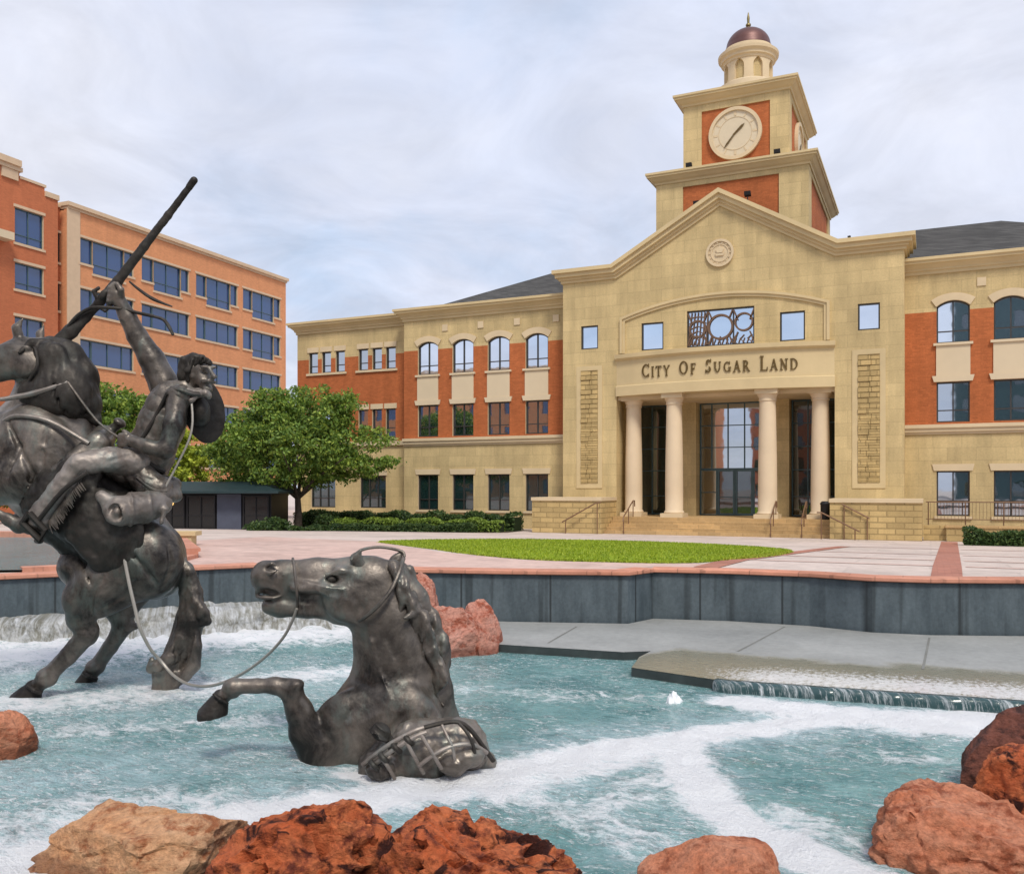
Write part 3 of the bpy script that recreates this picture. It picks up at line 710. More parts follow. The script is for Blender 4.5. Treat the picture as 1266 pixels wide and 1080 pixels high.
# ---- small black floodlights on the tower ledges
def floodlight(x, y, z, label, up=0, k=1):
    t = thing('floodlight', label, 'floodlight', (HX+x, y, z), 0, 'floodlights on the clock tower')
    m = MB(); m.tube([(0, 0, 0), (0, 0, up+.2)], .03); m.build('bracket', M['black'], t)
    m = MB(lambda x, y, z: (x*k, y*k, up+z*k)); m.add([(-.17, -.1, .2), (.17, -.1, .2), (.17, .14, .16), (-.17, .14, .16), (-.17, -.14, .4), (.17, -.14, .4), (.14, .12, .42), (-.14, .12, .42)], [(0,3,2,1),(4,5,6,7),(0,1,5,4),(1,2,6,5),(2,3,7,6),(3,0,4,7)]); m.build('lamp_head', M['black'], t)
floodlight(-2.52, 50.6, 20.42, 'small black floodlight on tower ledge below the left edge of the clock', .35)
floodlight(2.35, 50.6, 20.42, 'small black floodlight on tower ledge below the right edge of the clock', .35)
floodlight(-1.68, 48.9, 17.3, 'small black floodlight before tower brick just left of the gable peak', .7)
floodlight(1.07, 48.9, 17.7, 'small black floodlight before tower brick just right of the gable peak', .45)
floodlight(6.3, 47.3, 14.87, 'small black floodlight on the flat portico cornice right of the tower', .1, .45)

# ---- handrails, bin
def handrail(name, pts, label, posts):
    t = thing('handrail', label, 'handrail', (HX+pts[0][0], pts[0][1], .3), 0, 'handrails on the city hall steps')
    f = lambda x, y, z: (x-pts[0][0], y-pts[0][1], z-.3)
    m = MB(); m.tube([f(*p) for p in pts], .035); m.build('rail', M['rail'], t)
    for x, y, z0, z1 in posts:
        m = MB(); m.tube([f(x, y, z0), f(x, y, z1)], .028); m.build('post', M['rail'], t)
def steprail(x, label):
    handrail('h', [(x, 44.75, .95), (x, 44.85, 1.2), (x, 46.5, 2.02), (x, 46.75, 2.02), (x, 46.78, 1.7)], label, [(x, 44.85, .3, 1.2), (x, 45.7, .8, 1.62), (x, 46.5, 1.15, 2.02)])
steprail(-4.55, 'brown handrail on the steps in front of leftmost column')
steprail(2.9, 'brown handrail on the steps right beside the third column')
steprail(4.35, 'brown handrail on the steps between third and rightmost column')
handrail('h', [(5.1, 44.3, 1.55), (5.3, 44.3, 1.55), (6.9, 44.05, .75), (7.0, 44.05, .7)], 'brown handrail sloping down across the foot of right cheek wall', [(5.3, 44.3, .3, 1.55), (6.8, 44.06, .3, .8)])
handrail('h', [(6.2, 44.4, 1.95), (7.4, 44.4, 1.3)], 'short brown handrail fixed high on the rough right cheek wall', [(6.3, 44.4, .3, 1.9), (7.3, 44.4, .3, 1.36)])
handrail('h', [(-5.6, 44.3, 1.95), (-5.9, 44.25, 1.9), (-7.6, 44.1, .95), (-7.7, 44.1, .9)], 'brown handrail sloping down across the left cheek wall of the steps', [(-5.8, 44.28, .3, 1.9), (-7.5, 44.1, .3, 1.0)])
t = thing('trash_bin', 'black cylindrical trash bin beside the rightmost portico column', 'trash bin', (HX+5.25, 46.55, 1.15))
m = MB(); m.lathe([(.0, 0), (.2, 0), (.22, .05), (.23, .72), (.24, .74)], n=20); m.build('bin_body', M['black'], t, smooth=True)
m = MB(); m.lathe([(.25, .74), (.25, .8), (.16, .9), (.1, .9), (.1, .86), (0, .86)], n=20); m.build('lid', M['black'], t, smooth=True)
# ================================================================== GROUND, POOL, SURROUNDINGS
from mathutils.geometry import delaunay_2d_cdt
def in_poly(x, y, poly):
    c = False
    for i in range(len(poly)):
        (x1, y1), (x2, y2) = poly[i-1], poly[i]
        if (y1 > y) != (y2 > y) and x < (x2-x1)*(y-y1)/(y2-y1)+x1: c = not c
    return c
def clip(poly, yc, keep_above):
    out = []
    for i in range(len(poly)):
        a, b = poly[i], poly[(i+1) % len(poly)]
        ia, ib = (a[1] >= yc) == keep_above, (b[1] >= yc) == keep_above
        if ia: out.append(a)
        if ia != ib:
            k = (yc-a[1])/(b[1]-a[1]); out.append((a[0]+(b[0]-a[0])*k, yc))
    return out
def sheet(name, polys, off, mat, kind='structure'):
    V = []; F = []
    for poly in polys:
        for p in (clip(poly, 20.2, False), clip(clip(poly, 20.2, True), 43, False), clip(poly, 43, True)):
            q = [Vector(p[i]) for i in range(len(p)) if math.dist(p[i], p[i-1]) > 1e-4]
            if len(q) < 3: continue
            r = delaunay_2d_cdt(q, [(i, (i+1) % len(q)) for i in range(len(q))], [], 1, 1e-5); k = len(V)
            V += [(v.x, v.y, gz(v.y)+off) for v in r[0]]
            for f in r[2]:
                cx, cy = sum(r[0][i].x for i in f)/len(f), sum(r[0][i].y for i in f)/len(f)
                if in_poly(cx, cy, [tuple(v) for v in q]): F.append(tuple(i+k for i in f))
    me = bpy.data.meshes.new(name); me.from_pydata(V, [], F); me.materials.append(mat); me.update()
    o = link(bpy.data.objects.new(name, me)); o['kind'] = kind; return o
def smooth_closed(pts, n=8):
    out = []; k = len(pts)
    for i in range(k):
        p0, p1, p2, p3 = (Vector(pts[(i+j-1) % k]) for j in range(4))
        for s in range(n):
            t = s/n; out.append(tuple(.5*((2*p1)+(p2-p0)*t+(2*p0-5*p1+4*p2-p3)*t*t+(3*p1-p0-3*p2+p3)*t**3)))
    return out

WALL = [(-24, 4.0), (-20, 7.6), (-15.35, 10.9), (-14.3, 12.6), (-12.8, 14.85), (-11.2, 15.1), (-9.34, 15.2), (-7.3, 15.75), (-5.24, 16.45), (-5.0, 17.3), (-3.55, 17.6), (-2.06, 17.62), (-.95, 17.3), (0, 17.42), (1.5, 18.0), (4, 18.9), (7.2, 19.9)]
north = [(-700, 4.0)]+WALL+[(7.2, 12), (700, 12), (700, 700), (-700, 700)]
south = [(-700, -700), (700, -700), (700, 12), (7.2, 12), (6.97, 6.34), (-19.3, -5.9), (-24, 4.0), (-700, 4.0)]
sheet('plaza_ground', [north, south], 0, M['paving'])
lawn = smooth_closed([(-16.2, 24.8), (-15.9, 28.5), (-14.4, 31.5), (-11.4, 32.9), (-8.4, 32.4), (-5.6, 30.4), (-3.75, 27.2), (-3.6, 22.5), (-4.5, 19.1), (-6.5, 18.35), (-8.4, 18.4), (-11, 19.8), (-14.2, 22.6)])
pinkp = [(-14.6, 13.2), (-12.9, 15.1), (-11.2, 15.4), (-9.3, 15.5), (-7.3, 16.05), (-5.4, 16.75), (-5.15, 17.55), (-4.0, 17.9), (-4.3, 18.9), (-8.2, 18.2), (-11.2, 19.6), (-14.3, 22.5), (-16.4, 24.9), (-22.5, 26.5), (-20.5, 20.5), (-19, 18.0), (-16.5, 16.6)]
sheet('pink_pavement', [pinkp], .004, M['pink'])
sheet('lawn', [lawn], .010, M['lawn'])
rs = np.random.RandomState(4); gp = []
for x, y_ in zip(rs.uniform(-16.6, -3.4, 52000), rs.uniform(18.2, 33.2, 52000)):
    if in_poly(x, y_, lawn): gp.append((x, y_))
for (x0, y0), (x1, y1) in zip(lawn, lawn[1:]+lawn[:1]):
    for k in range(60):
        q = rs.uniform(); gp.append((x0+(x1-x0)*q+rs.normal(0, .035), y0+(y1-y0)*q+rs.normal(0, .035)))
gv = []
for x, y_ in gp:
    a = rs.uniform(0, 6.28); hgt_ = rs.uniform(.025, .06); w_ = rs.uniform(.008, .02); z = gz(y_)+.008; dx, dy = math.cos(a)*w_, math.sin(a)*w_; lx, ly = rs.normal(0, .02), rs.normal(0, .02)
    gv += [(x-dx, y_-dy, z), (x+dx, y_+dy, z), (x+dx*.3+lx, y_+dy*.3+ly, z+hgt_), (x-dx*.3+lx, y_-dy*.3+ly, z+hgt_*.9)]
o = mesh_obj('grass', gv, [(4*i, 4*i+1, 4*i+2, 4*i+3) for i in range(len(gp))], M['grass']); tag(o, 'short bright green mown grass of the oval lawn', 'grass', kind='stuff')
bands = [[(-4.35, 18.0), (-3.85, 17.95), (-2.55, 33.8), (-3.0, 33.8)], [(.0, 17.8), (.52, 18.0), (1.08, 44.4), (.42, 44.4)]]
sheet('red_brick_path', bands, .012, M['redstrip'])
cross = []
for yy in (20.3, 23.4, 27.4, 33.5):
    xl = -4.1+(yy-18)*.09
    cross += [[(xl+.05, yy), (.03+(yy-18)*.017, yy), (.03+(yy-18)*.017, yy+.4), (xl+.05, yy+.4)], [(.6+(yy-18)*.021, yy), (9, yy), (9, yy+.4), (.6+(yy-18)*.021, yy+.4)]]
sheet('pink_cross_path', cross, .008, M['pink'])

# ---- pool walls
def smooth_path(pts): return [Vector(p) for p in pts]
def offset_path(pts, o):
    ps = [Vector(p) for p in pts]; out = []
    for i in range(len(ps)):
        d1 = (ps[max(i, 1)]-ps[max(i-1, 0)]).normalized(); d2 = (ps[min(i+1, len(ps)-1)]-ps[min(i, len(ps)-2)]).normalized()
        n1, n2 = Vector((d1.y, -d1.x)), Vector((d2.y, -d2.x)); k = (n1+n2)/max(.35, 1+n1.dot(n2)); out.append(tuple(ps[i]+k*o))
    return out
def pool_wall(name, path, label, cat, jt):
    t = thing(name, label, cat, (path[len(path)//2][0], path[len(path)//2][1], 0))
    ox, oy = path[len(path)//2]; xf = lambda x, y, z: (x-ox, y-oy, z)
    m = MB(xf); m.sweep(path, [(-.3, -.7), (0, -.7), (0, 1.02), (-.3, 1.02)]); w = m.build('wall_cladding', M['slate'], t)
    m = MB(xf); m.sweep(path, [(-.42, 1.035), (.07, 1.035), (.08, 1.05), (.08, 1.10), (.06, 1.115), (-.42, 1.112)]); m.build('coping', M['coping'], t)
    # joints between the slabs
    d = 0; m = MB(xf); nxt = jt*.6
    for a, b in zip(path, path[1:]):
        a, b = Vector(a), Vector(b); L = (b-a).length; u = (b-a)/L; n = Vector((u.y, -u.x))
        while nxt < d+L:
            p = a+u*(nxt-d); q = p+n*.004; w2 = .018
            m.quad((*(q-u*w2), .0), (*(q+u*w2), .0), (*(q+u*w2), 1.03), (*(q-u*w2), 1.03)); nxt += jt
        d += L
    if m.v: m.build('slab_joints', M['slate_joint'], t)
    return t
WL = WALL[:5]; WM = WALL[4:10]; WRt = WALL[9:]
pool_wall('pool_wall', WL, 'dark slate pool wall with red coping behind the white cascade and the rearing horse', 'pool wall', 2.6)
pool_wall('pool_wall', WM, 'projecting stained slate pool wall behind the red boulders, ending in a pale corner', 'pool wall', 1.75)
pool_wall('pool_wall', WRt, 'curving slate pool wall with red coping above the flat concrete ledge', 'pool wall', 1.55)
near = [(7.2, 12), (6.97, 6.34), (-19.3, -5.9), (-24, 4.0)]
pool_wall('pool_wall', [(7.2, 19.9), (7.2, 12), (6.97, 6.34)][::1], 'slate pool wall closing the right end of the pool outside the picture', 'pool wall', 1.6)
pool_wall('pool_wall', [(6.97, 6.34), (-19.3, -5.9), (-24, 4.0)], 'slate pool wall on the near bank where the photographer stands', 'pool wall', 1.6)
o = mesh_obj('pool_floor', [(-25, -7, -.7), (8, -7, -.7), (8, 20.5, -.7), (-25, 20.5, -.7)], [(0, 1, 2, 3)], M['ledge_side']); o['kind'] = 'structure'

# ---- concrete ledge in the right half of the pool
LE = [(-7.35, 12.85), (-6.45, 12.81), (-4.21, 13.02), (-3.86, 13.28), (-3.88, 12.75), (-3.75, 11.95), (-2.36, 11.62), (-1.38, 11.72), (.98, 11.95), (4, 12.3), (6.8, 12.1)]
LZ = .13; LE = [(x*1.0363, y*1.0363) for x, y in LE]; poly = LE+[(7.1, 19.7), (4, 18.8), (1.5, 17.9), (0, 17.32), (-.95, 17.2), (-2.06, 17.52), (-3.55, 17.5), (-4.95, 17.2), (-5.2, 16.35), (-7.3, 15.65), (-8.6, 15.3)]
from mathutils.geometry import delaunay_2d_cdt
def dense(p, s):
    out = []
    for i in range(len(p)):
        a, b = Vector(p[i]), Vector(p[(i+1) % len(p)]); n = max(1, int((b-a).length/s)); out += [a+(b-a)*k/n for k in range(n)]
    return out
bd = dense(poly, .18); pts = list(bd)
for x in np.arange(-8.6, 7.1, .18):
    for yv in np.arange(11.6, 19.7, .18):
        if in_poly(x, yv, poly): pts.append(Vector((x+.03*math.sin(yv*9), yv)))
res = delaunay_2d_cdt(pts, [(i, (i+1) % len(bd)) for i in range(len(bd))], [], 1, 1e-4)
def segdist(X, Y, path):
    d = np.full(X.shape, 1e9); tt = np.zeros(X.shape); acc = 0
    for (x0, y0), (x1, y1) in zip(path, path[1:]):
        L2 = (x1-x0)**2+(y1-y0)**2; L = math.sqrt(L2)
        t = np.clip(((X-x0)*(x1-x0)+(Y-y0)*(y1-y0))/L2, 0, 1); q = np.hypot(X-x0-t*(x1-x0), Y-y0-t*(y1-y0))
        b = q < d; d = np.where(b, q, d); tt = np.where(b, acc+t*L, tt); acc += L
    return d, tt, acc
vx = np.array([v.x for v in res[0]]); vy = np.array([v.y for v in res[0]])
lip = LE[5:]
d, tt, _ = segdist(vx, vy, lip)
wet = np.clip(1.3-d/2.3, 0, 1)*np.clip((vx+4.6)/1.0, 0, 1)
foam = np.clip(1.1-np.abs(d-.45)/1.15, 0, 1)*np.clip((vx+3.4)/1.4, 0, 1)
o = mesh_obj('concrete_ledge', [(x, y_, LZ) for x, y_ in zip(vx, vy)], [f for f in res[2]], M['ledge']); o['kind'] = 'structure'
for nm, arr in (('wet', wet), ('foam', foam)):
    at = o.data.attributes.new(nm, 'FLOAT', 'POINT'); at.data.foreach_set('value', arr.astype(np.float32))
m = MB()
for a, b in zip(LE, LE[1:]): m.quad((*a, -.7), (*b, -.7), (*b, LZ-.004), (*a, LZ-.004))
o = m.build('ledge_face', M['ledge_side'], fix=False); o['kind'] = 'structure'
m = MB()          # joints cut in the ledge, 4 mm above it
for (a, b) in (((-2.45, 17.2), (-2.75, 14.3)), ((-.02, 17.0), (-.1, 14.0)), ((-5.95, 15.6), (-5.75, 13.75))):
    a, b = Vector(a), Vector(b); n = Vector((b.y-a.y, a.x-b.x)).normalized()*.018
    m.quad((*(a-n), LZ+.004), (*(b-n), LZ+.004), (*(b+n), LZ+.004), (*(a+n), LZ+.004))
o = m.build('ledge_joints', M['ledge_joint'], fix=False); o['kind'] = 'structure'
# water sheet falling over the lip
FP = [(-2.62, 12.03), (-2.45, 11.99), (-1.43, 12.09), (1.02, 12.33), (4.1, 12.69), (6.8, 12.5)]
t = thing('waterfall', 'thin streaky waterfall spilling over the lip of the concrete ledge', 'waterfall', (0, 11.7, 0))
fd = [tuple(p) for p in dense(FP, .12)][:-60]
fd = []
for a, b in zip(FP, FP[1:]):
    a, b = Vector(a), Vector(b); n = max(1, int((b-a).length/.07)); fd += [tuple(a+(b-a)*k/n) for k in range(n)]
fd.append(FP[-1]); rows = []; rnd = random.Random(5)
jit = [rnd.uniform(-.012, .03) for _ in fd]
vs = []; prof = [(.10, LZ+.012), (.0, LZ+.014), (-.035, LZ-.015), (-.05, LZ*.5), (-.06, .0), (-.065, -.1)]
dirs = offset_path(fd, 1)
for i, p in enumerate(fd):
    n = Vector(dirs[i])-Vector(p)
    for k, (o_, z) in enumerate(prof): q = Vector(p)-n*o_*1.0+n*jit[i]*(k > 1); vs.append((q.x, q.y-11.7, z))
K = len(prof); fs = [(i*K+k, i*K+k+1, (i+1)*K+k+1, (i+1)*K+k) for i in range(len(fd)-1) for k in range(K-1)]
o = mesh_obj('water_sheet', vs, fs, M['fall'], t, smooth=True)
sol = o.modifiers.new('thickness', 'SOLIDIFY'); sol.thickness = .012

# ---- pool water: a grid with real ripples; 'foam' says where the fountains keep the water white
X0, X1, Y0, Y1, H = -24, 7, -6, 18.6, .075
gx = np.arange(X0, X1, H); gy = np.arange(Y0, Y1, H); GX, GY = np.meshgrid(gx, gy, indexing='ij')
FWD = GX*-st+GY*ct; RT = GX*ct+GY*st
def px(u, v):                        # a place on the water seen at (u, v)
    t = CAMZ*1110/(v-603); a = (u-633)/1110; return (t*(a*ct-st), t*(ct+a*st))
foamv = np.zeros(GX.shape)
def band(pl, w, k):
    global foamv
    pp = [px(*q) for q in pl]; wob = .35*np.sin(GX*2.1+GY*1.3)+.25*np.sin(GX*4.7-GY*3.1+1)
    d, tt, acc = segdist(GX, GY, pp); ww = w[0]+(w[1]-w[0])*tt/acc
    foamv = np.maximum(foamv, k*np.clip(1.25-(d*(1+.25*wob))/ww, 0, 1))
band([(1330, 900), (1150, 893), (1000, 880), (905, 866)], (1.0, .35), 1.42)
band([(1010, 888), (960, 895), (880, 908), (820, 916), (720, 932), (600, 962), (480, 985), (330, 1005), (150, 1035), (30, 1070), (-80, 1120)], (.32, .62), 1.32)
band([(835, 912), (850, 950), (890, 1000), (960, 1042), (1060, 1085), (1150, 1110)], (.36, .36), 1.35)
band([(830, 925), (760, 940), (680, 960), (620, 985)], (.5, .3), 0.83)
band([(440, 955), (520, 968), (600, 962), (640, 945)], (.22, .2), 1.22)
band([(-200, 800), (0, 805), (120, 800), (230, 785), (330, 785), (400, 780)], (2.4, 1.8), .92)
band([(0, 872), (130, 862), (250, 850), (330, 840), (420, 830)], (1.0, .7), 0.70)
band([(0, 905), (160, 900), (340, 890)], (.5, .4), 0.52)
band([(700, 1010), (760, 990), (820, 960)], (.4, .35), 0.57)
band([(230, 1078), (290, 1072)], (.3, .3), 1.28)
band([(0, 1040), (100, 1000), (260, 990)], (.8, .6), 0.6)
band([(660, 985), (720, 1000), (780, 1040)], (.3, .4), 0.57)
band([(960, 1000), (1040, 1040), (1090, 1060)], (.35, .3), 0.57)
band([(560, 850), (700, 860), (820, 862)], (.5, .5), 0.39)
band([(1050, 930), (1150, 940), (1200, 960)], (.5, .3), 0.41)
milk = np.zeros(GX.shape); fsave = foamv; foamv = milk
band([(-200, 850), (0, 850), (200, 850), (420, 840)], (4.0, 2.6), .62)
band([(-100, 960), (150, 950), (330, 930), (480, 970)], (1.6, 1.2), .62)
band([(1010, 888), (960, 895), (820, 916), (600, 962), (330, 1005), (30, 1070)], (1.1, 1.3), .8)
band([(835, 912), (850, 950), (890, 1000), (960, 1042), (1060, 1085)], (.9, .9), .6)
band([(700, 960), (760, 1000), (820, 1050)], (.9, .9), .5)
band([(1330, 900), (1150, 893), (1000, 880), (905, 866)], (1.5, .6), .9)
milk = foamv; foamv = fsave
def vnoise(sc, seed):
    v = np.empty(GX.size); it = zip(GX.ravel()*sc, GY.ravel()*sc)
    for i, (a, b) in enumerate(it): v[i] = mnoise.noise((a, b, seed))
    return v.reshape(GX.shape)
turb = np.clip(foamv, 0, 1)
hgt = .03*vnoise(1.1, 3)+(.024+.03*turb)*vnoise(3.1, 9)+(.012+.02*turb)*vnoise(6.5, 5)
casc = np.clip(1-segdist(GX, GY, [(-14.9, 10.55), (-13.17, 11.65), (-11.44, 13.73)])[0]/2.6, 0, 1)
hgt += casc*.05*vnoise(4.2, 1)
hgt *= np.clip((segdist(GX, GY, LE)[0]-.05)/.6, .08, 1)
nx, ny = GX.shape
verts = np.stack([GX.ravel(), GY.ravel(), hgt.ravel()], 1)
idx = np.arange(nx*ny).reshape(nx, ny)
faces = np.stack([idx[:-1, :-1].ravel(), idx[1:, :-1].ravel(), idx[1:, 1:].ravel(), idx[:-1, 1:].ravel()], 1)
o = mesh_obj('pool_water', verts, faces, M['water'], smooth=True); o['kind'] = 'structure'
for nm, arr in (('foam', foamv), ('milk', milk)):
    at = o.data.attributes.new(nm, 'FLOAT', 'POINT'); at.data.foreach_set('value', arr.ravel().astype(np.float32))

# ---- pale stone cascade along the left wall
def fbm(p, o=4):
    return mnoise.fractal(p, 1.0, 2.0, o)
cp = [(-20.5, 6.3), (-17.6, 8.6), (-14.9, 10.6), (-13.17, 11.75), (-12.2, 12.9), (-11.4, 13.8), (-10.6, 14.5)]
t = thing('stone_cascade', 'low pale rough stone step with white water running over it along the left pool wall', 'cascade', (-13.2, 11.8, 0))
fd = []
for a, b in zip(cp, cp[1:]):
    a, b = Vector(a), Vector(b); n = int((b-a).length/.06); fd += [tuple(a+(b-a)*k/n) for k in range(n)]
dirs = offset_path(fd, 1); vs = []
prof = [(-1.7, .33), (-1.2, .35), (-.8, .36), (-.4, .36), (-.2, .36), (-.08, .34), (0, .30), (.03, .25), (.05, .19), (.06, .13), (.10, .07), (.17, .0), (.26, -.1)]
for i, p in enumerate(fd):
    n = Vector(dirs[i])-Vector(p)
    for k, (o_, z) in enumerate(prof):
        q = Vector((p[0]+n.x*o_, p[1]+n.y*o_, z)); s = fbm(q*1.7)*.15+fbm(q*6)*.09+max(0, .1-abs(mnoise.noise(Vector((i*.045, .3, k*.05)))))*-.9*(k > 4)
        q += Vector((n.x, n.y, .45))*s; vs.append((q.x+13.2, q.y-11.8, q.z))
K = len(prof); fs = [(i*K+k, i*K+k+1, (i+1)*K+k+1, (i+1)*K+k) for i in range(len(fd)-1) for k in range(K-1)]
mesh_obj('wet_stone', vs, fs, M['cascade'], t, smooth=True)

# ---- upper basin at the far left
t = thing('upper_basin', 'shallow upper basin with teal water and red coping behind the rearing horse', 'basin', (-20, 14.5, 1.1))
bx = [(-15.6, 11.5), (-14.2, 13.8), (-15.2, 15.6), (-18.6, 18.6), (-24, 20.2), (-29, 18.5), (-27, 12), (-20.4, 8.4)]
xf = lambda x, y, z: (x+20, y-14.5, z-1.1)
m = MB(xf); m.add([(x, y_, 1.15) for x, y_ in bx], [tuple(range(len(bx)))]); o = m.build('basin_water', M['water_upper'], t, fix=False)
if o.data.polygons[0].normal.z < 0: o.data.flip_normals()
m = MB(xf); m.sweep(bx[2:6], [(-.45, 1.06), (0, 1.06), (0, 1.24), (.05, 1.25), (.05, 1.32), (-.45, 1.32)][::1]); m.build('basin_coping', M['coping'], t)
m = MB(xf); m.sweep(bx[:3], [(-.4, 1.06), (0, 1.06), (0, 1.19), (-.4, 1.19)]); m.build('basin_edge', M['coping'], t)

# ---- bench block
t = thing('stone_bench', 'plain pale concrete bench block on the pink paving behind the rearing horse', 'bench', (-19.4, 18.6, 1.1), R(24))
m = MB(); m.box(-1.1, .98, -.25, .25, .28, .40); m.build('seat', M['cornice'], t)
m = MB(); m.box(-.95, .85, -.2, .2, 0, .279); m.build('base', M['cornice'], t)

# ---- rubble-water bubbler
t = tag(bpy.data.objects.new('water_jet', None), 'small white bubbling water jet standing up from open pool water', 'water jet'); link(t); t.location = (*px(833, 868), 0)
bm = bmesh.new(); bmesh.ops.create_icosphere(bm, subdivisions=4, radius=1)
for v in bm.verts:
    r = 1+.35*fbm(v.co*2.3); z = max(0, v.co.z); k = .10*(1-.6*z)
    v.co = Vector((v.co.x*k*r, v.co.y*k*r, v.co.z*.085*r if v.co.z < 0 else z*.135*r))
me = bpy.data.meshes.new('foam_mound'); bm.to_mesh(me); bm.free(); me.materials.append(mat_plain('white_water', (.8, .82, .84), .4, var=.05, bump=.4)); me.polygons.foreach_set('use_smooth', [True]*len(me.polygons))
link(bpy.data.objects.new('foam_mound', me), t)

# ---- rocks
def rock(u, v, tz, dims, seed, mat, label, rz=0, cuts=9, rough=.10, pit=0, z0=0, flat=None, level=6, strata=0, cmin=.60, grp='red boulders in the fountain pool'):
    """u gives the bearing, tz the distance; dims = half sizes"""
    a = (u-633)/1110; loc = Vector((tz*(a*ct-st), tz*(ct+a*st), z0)); rnd = random.Random(seed)
    bm = bmesh.new(); bmesh.ops.create_icosphere(bm, subdivisions=level, radius=1)
    planes = []
    for k in range(cuts):
        n = Vector((rnd.gauss(0, 1), rnd.gauss(-.2, .9), rnd.gauss(.1, .75))).normalized(); planes.append((n, rnd.uniform(cmin, .86)))
    if flat: planes.append((Vector(flat[:3]).normalized(), flat[3]))
    off = Vector((seed*3.7, seed*1.3, seed*2.1)); tilt = Vector((rnd.uniform(-.35, .35), rnd.uniform(-.2, .2), 1)).normalized()
    for w in bm.verts:
        p = w.co.copy(); p += Vector((fbm(p*1.3+off, 2), fbm(p*1.3+off*2, 2), fbm(p*1.3+off*3, 2)))*.13
        for n, c in planes:
            e = p.dot(n)-c-fbm(p*3.1+off+n*5, 3)*.035
            if e > 0: p -= n*e*.96
        s = fbm(p*2.2+off, 3)*rough*.55+fbm(p*6.5+off, 4)*rough*.34+fbm(p*17+off, 3)*rough*.16
        lay = (p.dot(tilt)*strata+fbm(p*1.5+off, 2)*.7) % 1.0                        # bedding: small overhangs
        s += (.5-lay)*.045*(strata > 0)
        r = mnoise.noise(p*2.4+off*2); s -= max(0, .09-abs(r))*rough*3.2               # cracks
        if pit:
            c = mnoise.fractal(p*4.2+off*1.7, 1, 2, 3); s -= pit*max(0, min(1, (c-.16)*3.0))
        p += w.normal*s
        w.co = Vector((p.x*dims[0], p.y*dims[1], p.z*dims[2]))
    me = bpy.data.meshes.new('boulder'); bm.to_mesh(me); bm.free(); me.materials.append(mat); me.polygons.foreach_set('use_smooth', [True]*len(me.polygons)); me.set_sharp_from_angle(angle=R(48))
    o = link(bpy.data.objects.new('boulder', me)); o.location = loc; o.rotation_euler = (0, 0, YAW+rz)
    return tag(o, label, 'boulder', grp)
rock(170, 0, 6.45, (.88, .50, .53), 11, M['rock_tan'], 'flat-topped tan sandstone boulder in the bottom left of the pool', flat=(-.20, -.30, 1, .70), cuts=8, rough=.07, strata=2.6)
rock(388, 0, 5.98, (.73, .57, .575), 4, M['rock_red'], 'dark red pitted boulder, left hump of the pair in the foreground', pit=.20, cuts=6, rough=.13)
rock(590, 0, 5.98, (.76, .57, .59), 8, M['rock_red'], 'dark red pitted boulder, right hump of the pair in the foreground', pit=.17, cuts=6, rough=.14)
rock(882, 0, 5.95, (.50, .45, .42), 21, M['rock_orange'], 'small smooth orange boulder low at the bottom edge right of the foam stream', cuts=7, rough=.045)
rock(1212, 0, 6.45, (.84, .78, .76), 31, M['rock_orange'], 'large jagged orange boulder, lowest of the pile at the right edge', cuts=16, rough=.10, flat=(-.25, -.2, 1, .72), strata=2.6, cmin=.50, z0=-.14)
rock(1268, 0, 7.1, (.50, .42, .66), 33, M['rock_red'], 'red boulder in the middle of the pile at the right edge', cuts=10, rough=.09, cmin=.5)
rock(1275, 0, 7.85, (.62, .5, .74), 37, M['rock_dark'], 'dark wet boulder at the top back of the pile at the right edge', cuts=8, rough=.07)
rock(0, 0, 9.1, (.33, .36, .46), 41, M['rock_orange'], 'orange boulder cut off by the left edge of the picture', cuts=8, rough=.06)
rock(556, 0, 14.9, (.86, .75, 1.04), 51, M['rock_pink'], 'large pinkish red boulder behind the swimming horse', cuts=12, rough=.08, strata=2.4)
rock(524, 0, 15.3, (.42, .42, 1.32), 53, M['rock_pink'], 'smaller pink boulder stacked behind the swimming horse mane', cuts=9, rough=.07)
rock(596, 0, 14.9, (.40, .5, .86), 57, M['rock_pink'], 'pointed pink boulder at the right end of the pile on the ledge', cuts=10, rough=.07)

# ================================================================== OFFICE BUILDING on the left
OA = Vector((-59.9, 47.9)); OD = Vector((-.04757, .99887)); ON = Vector((.99887, .04757))
office = thing('office_building', 'long orange brick office block with strips of blue windows and a deeper red end', 'office building', (OA.x, OA.y, .3), math.atan2(OD.y, OD.x))
# local frame: x runs along the facade, y goes into the building
PO = lambda s, z, d: (s, d, z-.3)
def offp(): return MB()
cols_ = [(1.1, 6.6), (7.5, 13.1), (14.0, 19.7), (20.5, 26.4)]
rows_ = [(20.25, 22.2), (16.35, 18.25), (12.4, 14.3), (8.5, 10.4), (4.6, 6.5)]
holes = []
for j, (z0, z1) in enumerate(rows_):
    for i, (a, b) in enumerate(cols_):
        stp = j == 0 or (j == 1 and i == 3); w = b-a
        if stp: holes += [(a, a+.24*w, z0, z1, 0), (a+.24*w, a+.82*w, z0-.62, z1, 0), (a+.82*w, b, z0, z1, 0)]
        else: holes.append((a, b, z0, z1, 0))
m = MB(); facade(m, PO, 0, 27.33, .3, 24.1, holes, rev=.3, mi=0, mr=1)
m.box(0, 27.33, .32, 24, 0, 23.7); m.quad((0, 0, 0), (0, .33, 0), (0, .33, 23.8), (0, 0, 23.8)); m.quad((27.33, 0, 0), (27.33, .33, 0), (27.33, .33, 23.8), (27.33, 0, 23.8))
m.build('brick_wall', [M['office_brick'], M['office_trim']], office)
